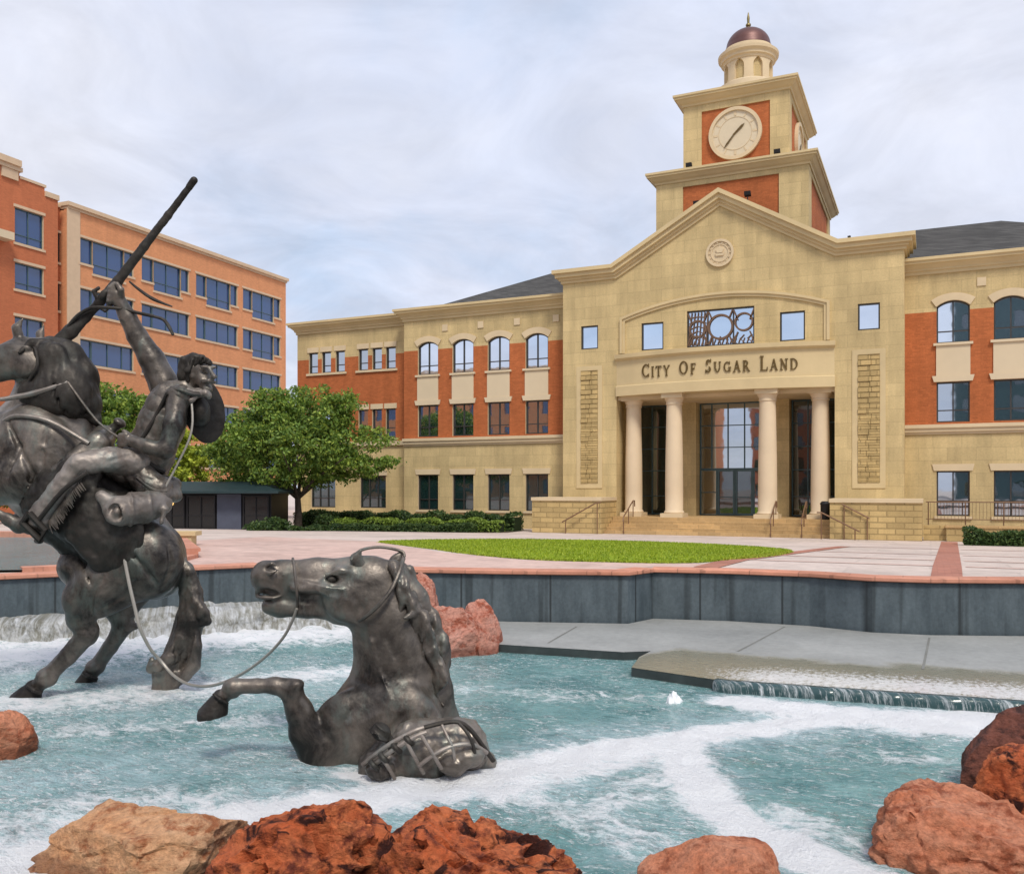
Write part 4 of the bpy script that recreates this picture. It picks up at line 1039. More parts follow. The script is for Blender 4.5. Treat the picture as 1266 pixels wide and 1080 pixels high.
m = MB(); m.box(-.03, 27.4, -.12, 24.1, 23.81, 24.0); m.box(-.12, 27.5, -.28, 24.2, 24.0, 24.3); m.box(-.05, 1.15, -.07, -.003, 0, 23.8); m.build('parapet', M['office_trim'], office)
for j, (z0, z1) in enumerate(rows_):
    for i, (a, b) in enumerate(cols_):
        stp = j == 0 or (j == 1 and i == 3); w = b-a
        if stp:
            for q, (p0, p1, zz) in enumerate(((a, a+.24*w, z0), (a+.24*w, a+.82*w, z0-.62), (a+.82*w, b, z0))):
                window(office, None, PO, p0, p1, zz, z1, vs=(.5,) if q == 1 else (), hs=(.3,) if q == 1 else (), glass='glass_blue', frame='frame_teal', d=.2)
        else: window(office, None, PO, a, b, z0, z1, vs=(.22, .24, .53, .8), hs=(), glass='glass_blue', frame='frame_teal', d=.2)
        m = MB(); m.box(a-.15, b+.15, -.05, -.003, z1-.3+.02, z1-.3+.2); m.build('lintel', M['office_trim'], office); m = MB()
        if stp:
            for p0, p1, zz in ((a-.12, a+.24*w-.01, z0), (a+.24*w-.12, a+.82*w+.12, z0-.62), (a+.82*w+.01, b+.12, z0)): m.box(p0, p1, -.09, -.003, zz-.3-.2, zz-.3-.02)
        else: m.box(a-.15, b+.15, -.09, -.003, z0-.3-.2, z0-.3-.02)
        m.build('sill', M['office_trim'], office)
# deep red end block, proud of the link
rc = [(-4.5, -2.1), (-9.6, -7.1), (-14.6, -12.1)]; rr = [(20.4, 22.9), (17.05, 18.95), (13.1, 15.05), (9.2, 11.2), (5.3, 7.3)]
hr = [(a, b, z0, z1, 0) for a, b in rc for z0, z1 in rr]
m = MB(); facade(m, PO, -18, -.85, .3, 24.4, hr, rev=.3, mi=0, mr=1); m.box(-18, -.85, .32, 24, 0, 24.1); m.quad((-.85, 0, 0), (-.85, .33, 0), (-.85, .33, 24.1), (-.85, 0, 24.1))
m.box(-18, -2.0, .02, 2, 24.1, 24.75); m.box(-18, -4.1, .04, 2, 24.75, 25.2)
m.box(-.85, 0, .75, 20, 0, 23.9); m.build('red_brick_wall', [M['office_red'], M['office_trim']], office)
m = MB(); m.box(-2.0, -.78, -.1, 1.5, 24.12, 24.5); m.box(-4.1, -1.9, -.05, 1.5, 24.76, 24.95); m.box(-18, -4.0, -.2, 2.1, 25.2, 25.5); m.box(-18, -4.2, -.35, 2.2, 25.5, 25.95); m.box(-5.6, -4.3, -.12, 1, 24.5, 25.19); m.box(-.85, .0, .6, 2, 23.9, 24.1); m.build('stepped_parapet', M['office_trim'], office)
for a, b in rc:
    for z0, z1 in rr:
        window(office, None, PO, a, b, z0, z1, vs=(.5,), hs=(.25,), glass='glass_blue', frame='frame_teal', d=.2)
        m = MB(); m.box(a-.12, b+.12, -.06, -.003, z1-.3+.02, z1-.3+.22); m.build('lintel', M['office_trim'], office); m = MB(); m.box(a-.12, b+.12, -.08, -.003, z0-.3-.2, z0-.3-.02); m.build('sill', M['office_trim'], office)
Pl = lambda s, z, d: (s, .74+d-.1, z-.3)
for z0, z1 in ((20.0, 22.2), (16.3, 18.3), (12.4, 14.4), (8.5, 10.4)):
    window(office, None, Pl, -.72, -.14, z0, z1, vs=(), hs=(.5,), glass='glass_dark', d=.06)
    m = MB(); m.box(-.82, -.03, .6, .738, z1-.28, z1-.1); m.box(-.82, -.03, .6, .738, z0-.5, z0-.32); m.build('window_surround', M['office_trim'], office)
m = MB(); m.box(-10, -5.25, -.9, -.003, 19.9, 20.45); m.build('balcony_slab', M['panel'], office)

# ---- pavilion under the trees
t = thing('garden_kiosk', 'low dark glazed kiosk with grey-blue panels and a green roof under the trees', 'kiosk', (-36.5, 34.8, .3), math.atan2(2.5, 5.2))
m = MB(); m.box(-2.2, 5.7, .25, 4, 0, 2.1); m.build('dark_wall', M['black'], t)
m = MB(); m.box(2.9, 4.15, .1, .249, 0, 2.08); m.build('grey_panel', mat_plain('grey_blue_panel', (.065, .075, .11), .6), t)
Pk = lambda s, z, d: (s, d, z)
for a, b in ((-2.1, -.3), (-.2, 1.2), (1.3, 2.8), (4.25, 5.6)): window(t, None, Pk, a, b, .25, 2.0, vs=(.5,), hs=(.4,), glass='glass_black', frame='black', d=.16)
m = MB()
m.add([(-2.8, -.7, 2.12), (6.3, -.7, 2.12), (6.3, 4.6, 2.12), (-2.8, 4.6, 2.12), (-2.8, -.7, 2.24), (6.3, -.7, 2.24), (6.3, 4.6, 2.24), (-2.8, 4.6, 2.24), (-1, 2, 2.75), (4.5, 2, 2.75)],
      [(3, 2, 1, 0), (0, 1, 5, 4), (1, 2, 6, 5), (2, 3, 7, 6), (3, 0, 4, 7), (4, 5, 9, 8), (5, 6, 9), (6, 7, 8, 9), (7, 4, 8)])
m.build('green_roof', mat_plain('green_metal_roof', (.012, .032, .036), .6, .1), t)
lm = NT('lit_lamp'); lm.b.inputs['Emission Color'].default_value = (1, .62, .2, 1); lm.b.inputs['Emission Strength'].default_value = 1.2; lm.fin((.8, .5, .2), .5)
m = MB(); m.lathe([(0, 1.45), (.1, 1.5), (.13, 1.6), (.1, 1.72), (0, 1.76)], (.5, .1, 0), 12); m.build('wall_lamp', lm.m, t)

# ---- low wall and railing before the right wing
t = thing('low_wall', 'low brownish stone wall along the foot of the right wing', 'low wall', (1, 44.9, .3))
m = MB(); m.box(-.35, 9.5, 0, .4, 0, .62); m.build('stone_wall', M['rough_stone'], t)
m = MB(); m.box(-.4, 9.55, -.05, .45, .621, .72); m.build('coping', M['step'], t)
m = MB(); m.box(-1.3, -.36, .25, .75, 0, .7); m.build('end_block', M['rough_stone'], t)
t = thing('metal_railing', 'thin dark metal railing in front of the right wing windows', 'railing', (1, 46.3, .3))
m = MB(); m.tube([(-1.2, 0, 1.75), (10, 0, 1.75)], .025); m.tube([(-1.2, 0, .95), (10, 0, .95)], .018); m.build('rail', M['rail'], t)
for k in range(8):
    m = MB(); m.tube([(-1.1+k*1.55, 0, 0), (-1.1+k*1.55, 0, 1.75)], .025); m.build('post', M['rail'], t)
m = MB()
for k in range(75): m.tube([(-1.0+k*.145, 0, .96), (-1.0+k*.145, 0, 1.74)], .008, 5)
m.build('balusters', M['rail'], t)

# ================================================================== PLANTS
def leaf_mesh(pts, size, rnd, flat=.0, drop=.2):
    n = len(pts); P_ = np.array(pts); rs = np.random.RandomState(rnd)
    a = rs.normal(size=(n, 3)); a /= np.linalg.norm(a, axis=1)[:, None]
    b = np.cross(a, rs.normal(size=(n, 3))); b /= np.linalg.norm(b, axis=1)[:, None]
    s = size*rs.uniform(.6, 1.35, n)[:, None]
    v = np.stack([P_-a*s, P_+b*s*.5, P_+a*s, P_-b*s*.5], 1).reshape(-1, 3)
    f = np.arange(n*4).reshape(n, 4); return v, f
def crown_points(blobs, n, seed, clump=.75, per=70):
    """clumps of leaves spread through a set of ellipsoids, denser near their skins"""
    rnd = np.random.RandomState(seed); out = []
    vol = np.array([b[3]*b[4]*b[5] for b in blobs])**.75; vol /= vol.sum()
    k = n//per
    for _ in range(k):
        b = blobs[rnd.choice(len(blobs), p=vol)]
        d = rnd.normal(size=3); d /= np.linalg.norm(d); r = rnd.uniform(.25, 1)**.45
        c = np.array(b[:3])+d*r*np.array(b[3:6]); cr = clump*rnd.uniform(.5, 1.25)
        q = rnd.normal(size=(per, 3)); q /= np.linalg.norm(q, axis=1)[:, None]; q *= (rnd.uniform(0, 1, per)**.4)[:, None]
        q[:, 2] *= .6; out.append(c+q*cr)
    return np.concatenate(out)
def branches(m, base, h, spread, n, seed, r0):
    rnd = random.Random(seed)
    fork = Vector((base[0], base[1], base[2]+h))
    m.tube([base, (base[0]+.06, base[1], base[2]+h*.5), tuple(fork)], [r0*1.35, r0, r0*.8], 10)
    for k in range(n):
        a = 2*math.pi*(k+rnd.uniform(-.3, .3))/n; L = spread*rnd.uniform(.7, 1.1); up = rnd.uniform(.5, 1.0)
        p1 = fork+Vector((math.cos(a)*L*.35, math.sin(a)*L*.35, L*.38*up)); p2 = fork+Vector((math.cos(a)*L*.7, math.sin(a)*L*.7, L*.62*up)); p3 = fork+Vector((math.cos(a)*L, math.sin(a)*L, L*.85*up))
        m.tube([tuple(fork-Vector((0, 0, .1))), tuple(p1), tuple(p2), tuple(p3)], [r0*.55, r0*.4, r0*.22, r0*.08], 7)
        for q in range(2):
            e = p2+Vector((rnd.uniform(-1, 1), rnd.uniform(-1, 1), rnd.uniform(.2, 1)))*L*.35; m.tube([tuple(p1.lerp(p2, .5)), tuple(e)], [r0*.2, r0*.06], 6)
def tree(name, loc, blobs, n, seed, mat, label, hgt, spread, r0, leaf=.14, grp=None, clump=.75, nb=6):
    t = thing(name, label, 'tree', loc, 0, grp)
    m = MB(); branches(m, (0, 0, -.1), hgt, spread, nb, seed, r0); m.build('trunk', M['bark'], t, smooth=True)
    v, f = leaf_mesh(crown_points(blobs, n, seed, clump), leaf, seed); mesh_obj('crown', v, f, mat, t)
    return t
def at(u, t): a = (u-633)/1110; return (t*(a*ct-st), t*(ct+a*st))
# blobs in the camera-aligned directions: right, away, up
def cam_blobs(bl): return [(r*ct-f*st, r*st+f*ct, z, sx, sy, sz) for r, f, z, sx, sy, sz in bl]
x, y_ = at(368, 50)
tree('oak_tree', (x, y_, .3), cam_blobs([(-.3, 0, 4.6, 3.6, 3.6, 2.3), (.9, 0, 6.4, 2.1, 2.3, 1.7), (-2.6, 0, 4.9, 2.2, 2.4, 1.7), (3.3, 0, 4.9, 1.5, 1.6, 1.2), (-3.5, 0, 3.3, 1.3, 1.6, .9), (-1.2, -.5, 7.3, 1.0, 1.1, .7), (2.6, 0, 6.9, .9, 1, .7), (5.0, 0, 4.9, .7, .7, .4), (-4.6, 0, 4.6, .7, .8, .5), (2.4, 0, 3.5, 2.2, 2, .9), (-1.4, 0, 6.2, 1.8, 2, 1.1), (4.6, 0, 3.9, .9, .8, .5)]), 44000, 3, M['leaf'],
     'broad dark green oak tree standing before the left wing of the city hall', 2.0, 4.2, .2, .108, clump=.62)
x, y_ = at(226, 53.5)
tree('yellow_tree', (x, y_, .3), cam_blobs([(0, 0, 3.6, 1.5, 1.5, 1.7), (.4, 0, 4.9, 1.1, 1.1, 1.2), (-.8, 0, 3.2, 1.0, 1, .9)]), 9000, 5, M['leaf_yellow'], 'small yellow-green tree glimpsed between the rider and the oak tree', 1.3, 2.2, .1, .13, clump=.5)
x, y_ = at(128, 56)
tree('green_tree', (x, y_, .3), cam_blobs([(0, 0, 5.6, 3.4, 3, 3.2), (-1.5, 0, 7.6, 1.7, 1.8, 1.7), (1.9, 0, 6.6, 2.1, 1.8, 1.7)]), 20000, 7, M['leaf'], 'green tree in front of the orange office, behind the rider and saddle', 2.2, 3.2, .16, .14)
x, y_ = at(-12, 54)
tree('green_tree', (x, y_, .3), cam_blobs([(0, 0, 4.0, 2.6, 2.6, 2.8), (1.0, 0, 4.6, 1.5, 1.5, 1.5)]), 10000, 9, M['leaf'], 'green tree at the left edge, showing under the rearing horse head', 2.0, 2.8, .14, .14)
x, y_ = at(330, 72)
tree('green_tree', (x, y_, .3), cam_blobs([(0, 0, 4.0, 3.2, 2.6, 3.0), (-2.4, 0, 5.4, 1.8, 1.8, 1.8)]), 9000, 15, M['leaf'], 'distant green tree showing above the oak against the orange office', 2.0, 2.8, .14, .16)

def hedge(path, w, h, seed, mat, label, dens=900, leaf=.07, z=.3, grp='clipped hedges in front of the city hall'):
    a0 = path[0]; t = thing('hedge', label, 'hedge', (a0[0], a0[1], z), 0, grp)
    rs = np.random.RandomState(seed); out = []; m = MB()
    for a, b in zip(path, path[1:]):
        a, b = np.array(a), np.array(b); L = np.linalg.norm(b-a); u = (b-a)/L; n = np.array([u[1], -u[0]]); k = int(dens*L)
        s = rs.uniform(-.05, L+.05, k); q = rs.uniform(-1, 1, k); zz = rs.uniform(0, 1, k)
        sd = rs.uniform(0, 1, k) < .6; q = np.where(sd, np.sign(q)*rs.uniform(.82, 1.06, k), q); zz = np.where(sd, zz, rs.uniform(.86, 1.06, k))
        bump = 1+.13*np.sin(s*2.3+seed)+.09*np.sin(s*5.1)
        p = a[None]+u[None]*s[:, None]+n[None]*(q*w/2)[:, None]; out.append(np.stack([p[:, 0]-a0[0], p[:, 1]-a0[1], zz*h*bump], 1))
        c0, c1, nn = a-np.array(a0), b-np.array(a0), n*w*.40
        m.add([(*(c0-nn), 0), (*(c1-nn), 0), (*(c1+nn), 0), (*(c0+nn), 0), (*(c0-nn), h*.86), (*(c1-nn), h*.86), (*(c1+nn), h*.86), (*(c0+nn), h*.86)], [(0,3,2,1),(4,5,6,7),(0,1,5,4),(1,2,6,5),(2,3,7,6),(3,0,4,7)])
    v, f = leaf_mesh(np.concatenate(out), leaf, seed); mesh_obj('foliage', v, f, mat, t)
    m.build('twig_core', mat_plain('dark_twigs', (.02, .035, .012), 1, bump=0), t)
hedge([(-20.9, 45.6), (-36, 45.6)], 1.3, .86, 2, M['leaf_hedge'], 'tall dark hedge against the foot of the left wing', 1000, .08)
hedge([(-21.2, 44.2), (-30.5, 42.6)], 1.0, .62, 4, M['leaf_lime'], 'paler lime green hedge row between two dark hedges', 700, .07)
hedge([(-22.4, 43.3), (-28.0, 39.2), (-29.6, 36.4)], 1.0, .42, 6, M['leaf_hedge'], 'low dark hedge along the front kerb of the left planting bed', 1000, .07)
hedge([(1.25, 41.3), (9.5, 41.3)], 1.3, .66, 8, M['leaf_hedge'], 'clipped green hedge beside the plaza at the right edge', 1000, .07)
sheet('planting_bed', [[(-20.6, 46.9), (-20.6, 43.6), (-22.0, 42.5), (-28, 38.2), (-30, 35.4), (-33, 37), (-36.5, 41), (-37, 46.9)]], .006, M['soil'])
for i, (u, t_, s) in enumerate(((340, 46, .5), (405, 49.5, .55), (425, 49, .42), (318, 45, .4))):
    x, y_ = at(u, t_); lb = ['round green shrub at the foot of the oak, left of the trunk', 'dark green shrub right beside the oak trunk', 'small light green shrub between oak trunk and hedge', 'small green shrub next to the kiosk door'][i]
    t = thing('shrub', lb, 'shrub', (x, y_, .3), 0, 'shrubs under the oak')
    v, f = leaf_mesh(crown_points([(0, 0, s*.8, s*1.3, s*1.3, s)], 2600, 30+i, .28, 50), .07, 40+i); mesh_obj('foliage', v, f, M['leaf_lime' if i == 2 else 'leaf_hedge'], t)
    m = MB(); m.tube([(0, 0, 0), (0, 0, s)], .03, 6)
    for k in range(4): m.tube([(0, 0, s*.3), (.3*math.cos(k*1.6), .3*math.sin(k*1.6), s*1.1)], .015, 5)
    m.build('stem', M['bark'], t)

# ================================================================== BEHIND THE CAMERA: what the windows mirror
def opposite(x0, x1, y_, h, mat, label, nx, nz, glass):
    t = thing('office_building', label, 'office building', ((x0+x1)/2, y_, .3), math.pi)
    w2 = (x1-x0)/2; P_ = lambda a, z, d: (a, d, z); dx = 2*w2/nx; dz = h/nz; hs = [(-w2+dx*(i+.18), -w2+dx*(i+.82), dz*(j+.3), dz*(j+.85), 0) for i in range(nx) for j in range(nz)]
    m = MB(); facade(m, P_, -w2, w2, 0, h, hs, rev=.3); m.box(-w2, w2, .3, 14, 0, h-.2); m.build('brick_wall', M[mat], t)
    m = MB(); m.box(-w2-.3, w2+.3, -.3, 14.3, h, h+.5); m.build('parapet', M['office_trim'], t)
    for a, b, c, d, _ in hs: m = MB(); m.quad(P_(a, c, .2), P_(b, c, .2), P_(b, d, .2), P_(a, d, .2)); m.build('window_pane', M[glass], t, fix=False)
opposite(-104, -33.5, -45, 23, 'office_brick', 'long brick block across the plaza behind the photographer', 10, 5, 'glass_blue')
opposite(-26.5, -12, -47, 15, 'office_red', 'short red brick building between the two larger blocks behind the photographer', 5, 4, 'glass_dark')
opposite(3.2, 60, -48, 32, 'frame_teal', 'tall teal glass block across the plaza behind the photographer', 9, 8, 'glass_dark')
for i, (tx, ty) in enumerate(((-58, -24), (-44, -22), (-31, -25), (14, -26))):
    tree('plaza_tree', (tx, ty, 1.1), [(0, 0, 4.6, 3.4, 3.4, 2.6), (1, .5, 6, 2.2, 2.2, 1.6)], 5000, 60+i, M['leaf'], ['plaza tree behind the photographer, farthest along the brick block', 'plaza tree behind the photographer before the middle of the brick block', 'plaza tree behind the photographer beside the end of the brick block', 'plaza tree behind the photographer before the tall glass block'][i], 2.0, 3, .16, .2)
# ================================================================== BRONZE STATUES
# modelled as one smooth solid each: limbs are tapered round bones melted together, then skinned.
# Points are given as (u, v, w): where the photo shows them and how far behind (+) the statue's own middle plane, in metres.
class Clay:
    def __init__(s, d0, lo, hi, h):
        s.d0 = d0; s.lo = np.array(lo, float); s.h = h
        s.n = np.ceil((np.array(hi)-s.lo)/h).astype(int)+1
        s.g = np.full(s.n, 1.0, np.float32)
    def P(s, p):
        u, v, w = p[:3]; d = s.d0+w; return np.array([(u-633)/1110*d, w, CAMZ+(603-v)/1110*d])
    def r(s, px_): return px_*s.d0/1110
    def region(s, lo, hi):
        a = np.clip(np.floor((lo-s.lo)/s.h).astype(int), 0, s.n-1); b = np.clip(np.ceil((hi-s.lo)/s.h).astype(int)+1, 1, s.n)
        if (b-a).min() <= 0: return None
        ax = [(s.lo[i]+s.h*np.arange(a[i], b[i])).astype(np.float32) for i in range(3)]
        X, Y, Z = np.meshgrid(*ax, indexing='ij', sparse=True)
        return (slice(a[0], b[0]), slice(a[1], b[1]), slice(a[2], b[2])), X, Y, Z
    def blend(s, sl, d, k, cut=False):
        g = s.g[sl]
        if cut: d = -d; h = np.clip(.5-.5*(g-d)/k, 0, 1); s.g[sl] = g*(1-h)+d*h+k*h*(1-h); return
        h = np.clip(.5+.5*(g-d)/k, 0, 1); s.g[sl] = g*(1-h)+d*h-k*h*(1-h)
    def bone(s, a, b, k=.05, fl=1.0, cut=False, raw=False):
        A, B = (np.array(a[:3], float), np.array(b[:3], float)) if raw else (s.P(a), s.P(b))
        ra, rb = (a[3], b[3]) if raw else (s.r(a[3]), s.r(b[3]))
        m = max(ra, rb)*max(1, fl)+k+2.5*s.h
        q = s.region(np.minimum(A, B)-m, np.maximum(A, B)+m)
        if q is None: return
        sl, X, Y, Z = q; D = B-A; sc = np.array([1, 1/fl, 1]); D2 = D*sc; L2 = float(D2@D2)+1e-12
        x, y, z = X-A[0], (Y-A[1])/fl, Z-A[2]
        t = np.clip((x*D2[0]+y*D2[1]+z*D2[2])/L2, 0, 1)
        d = np.sqrt((x-t*D2[0])**2+(y-t*D2[1])**2+(z-t*D2[2])**2)-(ra+t*(rb-ra))
        s.blend(sl, (d*min(1, fl)).astype(np.float32), k, cut)
    def chain(s, pts, k=.05, fl=1.0, **kw):
        for a, b in zip(pts, pts[1:]): s.bone(a, b, k, fl, **kw)
    def egg(s, c, rad, k=.04, rot=None, cut=False):
        """ellipsoid: centre (u, v, w); radii in px (right, away, up); rot = degrees in the picture plane, then about the upright"""
        C = s.P(c); Rr = np.array([s.r(x) for x in rad]); m = Rr.max()+k+2.5*s.h
        q = s.region(C-m, C+m)
        if q is None: return
        sl, X, Y, Z = q; x, y, z = X-C[0], Y-C[1], Z-C[2]
        if rot:
            a, b = R(rot[0]), R(rot[1]) if len(rot) > 1 else 0
            x, y = x*math.cos(b)+y*math.sin(b), -x*math.sin(b)+y*math.cos(b)
            x, z = x*math.cos(a)+z*math.sin(a), -x*math.sin(a)+z*math.cos(a)
        e = np.sqrt((x/Rr[0])**2+(y/Rr[1])**2+(z/Rr[2])**2)
        d = (e-1)*e/np.sqrt((x/Rr[0]**2)**2+(y/Rr[1]**2)**2+(z/Rr[2]**2)**2+1e-9)
        s.blend(sl, d.astype(np.float32), k, cut)
    def surf(s, u, v):
        """how far back the modelled skin lies where the photo shows (u, v)"""
        for w in np.arange(-1.25, 1.2, s.h*.5):
            i = np.round((s.P((u, v, w))-s.lo)/s.h).astype(int)
            if (i >= 0).all() and (i < s.n).all() and s.g[tuple(i)] < 0: return float(w)
        return 0.
    def groove(s, pts, r, k=.03):
        q = [(u, v, s.surf(u, v)-s.r(r)*.35, r) for u, v in pts]; q[0] = (*q[0][:3], r*.4); q[-1] = (*q[-1][:3], r*.4)
        s.chain(q, k, cut=True)
    def vein(s, pts, r, k=.02):
        s.chain([(u, v, s.surf(u, v)+s.r(r)*.3, r) for u, v in pts], k)
    def skin(s):
        g = s.g; sg = g < 0; nx, ny, nz = g.shape
        c = np.zeros((nx-1, ny-1, nz-1), int)
        for i in (0, 1):
            for j in (0, 1):
                for k in (0, 1): c += sg[i:nx-1+i, j:ny-1+j, k:nz-1+k]
        cells = np.argwhere((c > 0) & (c < 8)); ids = -np.ones(c.shape, int); ids[tuple(cells.T)] = np.arange(len(cells))
        acc = np.zeros((len(cells), 3)); cnt = np.zeros(len(cells))
        for ax in range(3):
            for p in (0, 1):
                for q in (0, 1):
                    o = [0, 0, 0]; o[(ax+1) % 3] = p; o[(ax+2) % 3] = q; e = list(o); e[ax] = 1
                    a = g[tuple((cells+o).T)]; b = g[tuple((cells+e).T)]; m = (a < 0) != (b < 0)
                    t = np.where(m, a/(np.where(m, a-b, 1)), 0); pos = np.tile(np.array(o, float), (len(cells), 1)); pos[:, ax] = t
                    acc += pos*m[:, None]; cnt += m
        V = s.lo+(cells+acc/cnt[:, None])*s.h; F = []
        for ax in range(3):
            a = [slice(None)]*3; b = [slice(None)]*3; a[ax] = slice(0, -1); b[ax] = slice(1, None)
            x = np.argwhere(sg[tuple(a)] != sg[tuple(b)]); u1, u2 = (ax+1) % 3, (ax+2) % 3
            x = x[(x[:, u1] > 0) & (x[:, u2] > 0) & (x[:, u1] < s.n[u1]-1) & (x[:, u2] < s.n[u2]-1)]
            def cell(d1, d2): y = x.copy(); y[:, u1] -= d1; y[:, u2] -= d2; return ids[tuple(y.T)]
            q = np.stack([cell(1, 1), cell(0, 1), cell(0, 0), cell(1, 0)], 1); fl = ~sg[tuple(x.T)]
            q[fl] = q[fl][:, ::-1]; F.append(q)
        return V, np.concatenate(F)
    def build(s, name, mat, parent, org, bump=0, bs=6, smooth=1, stretch=(1, 1, 1)):
        V, F = s.skin(); F = F[(F >= 0).all(1)]
        for _ in range(smooth):                         # gentle relaxing of the skin
            acc = np.zeros_like(V); n = np.zeros(len(V))
            for i in range(4):
                np.add.at(acc, F[:, i], V[F[:, (i+1) % 4]]+V[F[:, i-1]]); np.add.at(n, F[:, i], 2)
            V = V*.45+.55*acc/np.maximum(n, 1)[:, None]
        if bump:
            e0 = V[F[:, 1]]-V[F[:, 3]]; e1 = V[F[:, 2]]-V[F[:, 0]]; fn = np.cross(e1, e0); N_ = np.zeros_like(V)
            for i in range(4): np.add.at(N_, F[:, i], fn)
            N_ /= np.linalg.norm(N_, axis=1)[:, None]+1e-9
            dsp = np.array([mnoise.fractal((p[0]*bs*stretch[0], p[1]*bs*stretch[1], p[2]*bs*stretch[2]), 1, 2, 3) for p in V]); V = V-N_*(dsp*bump)[:, None]
        o = mesh_obj(name, V-np.array(org), F, mat, parent, smooth=True)
        bm = bmesh.new(); bm.from_mesh(o.data); bmesh.ops.recalc_face_normals(bm, faces=bm.faces); bm.to_mesh(o.data); bm.free()
        return o
def cam2world(p): return Vector((p[0]*ct-(p[1])*st, p[0]*st+p[1]*ct, p[2]))
class Statue:
    """an Empty whose local frame is right / away / up as the photographer stood"""
    def __init__(s, name, label, cat, u, v, d0):
        s.d0 = d0; x = (u-633)/1110*d0; s.org = np.array([x, 0, 0.]); p = (x*ct-d0*st, x*st+d0*ct, 0)
        s.o = thing(name, label, cat, p, YAW)
    def pt(s, u, v, w): d = s.d0+w; return ((u-633)/1110*d-s.org[0], w, CAMZ+(603-v)/1110*d)
    def box(s, u0, u1, v0, v1, w0, w1, h):
        ps = [((u-633)/1110*(s.d0+w), w, CAMZ+(603-v)/1110*(s.d0+w)) for u in (u0, u1) for v in (v0, v1) for w in (w0, w1)]
        a = np.array(ps); return Clay(s.d0, a.min(0)-.1, a.max(0)+.1, h)
    def tube(s, name, pts, r, mat, parent=None, n=8, sm=4):
        P_ = [Vector(s.pt(*p)) for p in pts]
        if sm > 1:
            out = []
            for i in range(len(P_)-1):
                p0, p1, p2, p3 = P_[max(i-1, 0)], P_[i], P_[i+1], P_[min(i+2, len(P_)-1)]
                for q in range(sm): t = q/sm; out.append(.5*((2*p1)+(p2-p0)*t+(2*p0-5*p1+4*p2-p3)*t*t+(3*p1-p0-3*p2+p3)*t**3))
            out.append(P_[-1]); P_ = out
        m = MB(); rr = r
        if isinstance(r, (list, tuple)): rr = [r[min(len(r)-1, int(i/sm))]+(r[min(len(r)-1, int(i/sm)+1)]-r[min(len(r)-1, int(i/sm))])*((i/sm) % 1) for i in range(len(P_))]
        m.tube([tuple(p) for p in P_], rr, n); return m.build(name, mat, parent or s.o, smooth=True)

# ---------------------------------------------------------------- rearing horse and rider
S = Statue('equestrian_statue', 'bronze statue of a rearing horse with a rider raising a rifle, standing in the fountain', 'statue', 110, 860, 12.0)
c = S.box(-110, 275, 395, 880, -1.05, 1.15, .025)
# trunk
c.chain([(182, 688, 0, 47), (150, 662, 0, 53), (118, 628, 0, 61), (72, 588, 0, 64), (38, 558, .0, 64)], .12, .78)
c.egg((176, 690, -.30), (47, 30, 47), .1); c.egg((176, 690, .30), (47, 30, 47), .1)
c.egg((195, 706, 0), (32, 44, 34), .1)
c.egg((108, 700, -.1), (32, 40, 28), .12)                                       # flank
c.egg((40, 560, -.38), (50, 22, 58), .1, (25,)); c.egg((40, 560, .38), (50, 22, 58), .1, (25,))      # shoulders
c.egg((8, 572, 0), (30, 46, 34), .12)                                            # breast
# neck and head
c.chain([(60, 548, 0, 62), (66, 505, -.02, 50), (66, 468, -.05, 38), (52, 446, -.10, 27)], .1, .58)
c.chain([(58, 442, -.12, 23), (28, 443, -.2, 24), (-8, 449, -.28, 19), (-46, 455, -.34, 16), (-62, 460, -.36, 15)], .05, .68)
c.egg((32, 452, -.32), (20, 8, 15), .04); c.chain([(10, 458, -.28, 11), (-30, 470, -.34, 9), (-52, 473, -.36, 8)], .04, .8)
c.egg((22, 434, -.36), (5, 4, 4.5), .02); c.bone((10, 428, -.33, 3), (34, 430, -.36, 3.5), .03)
c.egg((-62, 452, -.5), (5, 5, 4), .015, cut=True); c.bone((-74, 467, -.36, 2.2), (-48, 466, -.36, 2.2), .015, 5, cut=True)
c.chain([(26, 428, -.22, 6), (20, 405, -.24, 5), (28, 394, -.25, 1.6)], .025, .7); c.chain([(50, 428, .02, 6), (50, 412, .04, 5), (55, 402, .05, 1.6)], .025, .7)
# near hind leg
c.chain([(172, 694, -.40, 48), (124, 728, -.47, 31), (104, 742, -.46, 25)], .09, .62)
c.egg((96, 742, -.48), (15, 13, 19), .05)
c.chain([(104, 742, -.45, 24), (99, 764, -.42, 16), (108, 783, -.40, 13)], .05, .8)
c.bone((108, 783, -.40, 13), (116, 776, -.38, 6), .03)
c.chain([(107, 784, -.40, 12.5), (84, 811, -.38, 10), (60, 834, -.35, 10)], .03, .9); c.egg((58, 837, -.35), (13, 12, 12), .03)
c.chain([(58, 837, -.35, 10.5), (44, 850, -.33, 8)], .02); c.bone((44, 850, -.33, 9.5), (38, 856, -.33, 9), .02)
# far hind leg
c.chain([(172, 702, .42, 44), (152, 740, .46, 24), (148, 750, .46, 19)], .08, .62)
c.chain([(148, 748, .46, 19), (152, 772, .47, 13)], .05, .8); c.bone((152, 772, .47, 13), (168, 774, .47, 4.5), .03)
c.chain([(152, 773, .47, 12), (136, 800, .48, 9.5), (120, 822, .5, 9.5)], .03, .9); c.egg((118, 824, .5), (12, 11, 10), .03)
c.chain([(117, 826, .5, 9.5), (111, 834, .5, 9)], .02); c.bone((111, 834, .5, 9), (108, 840, .5, 8), .02)
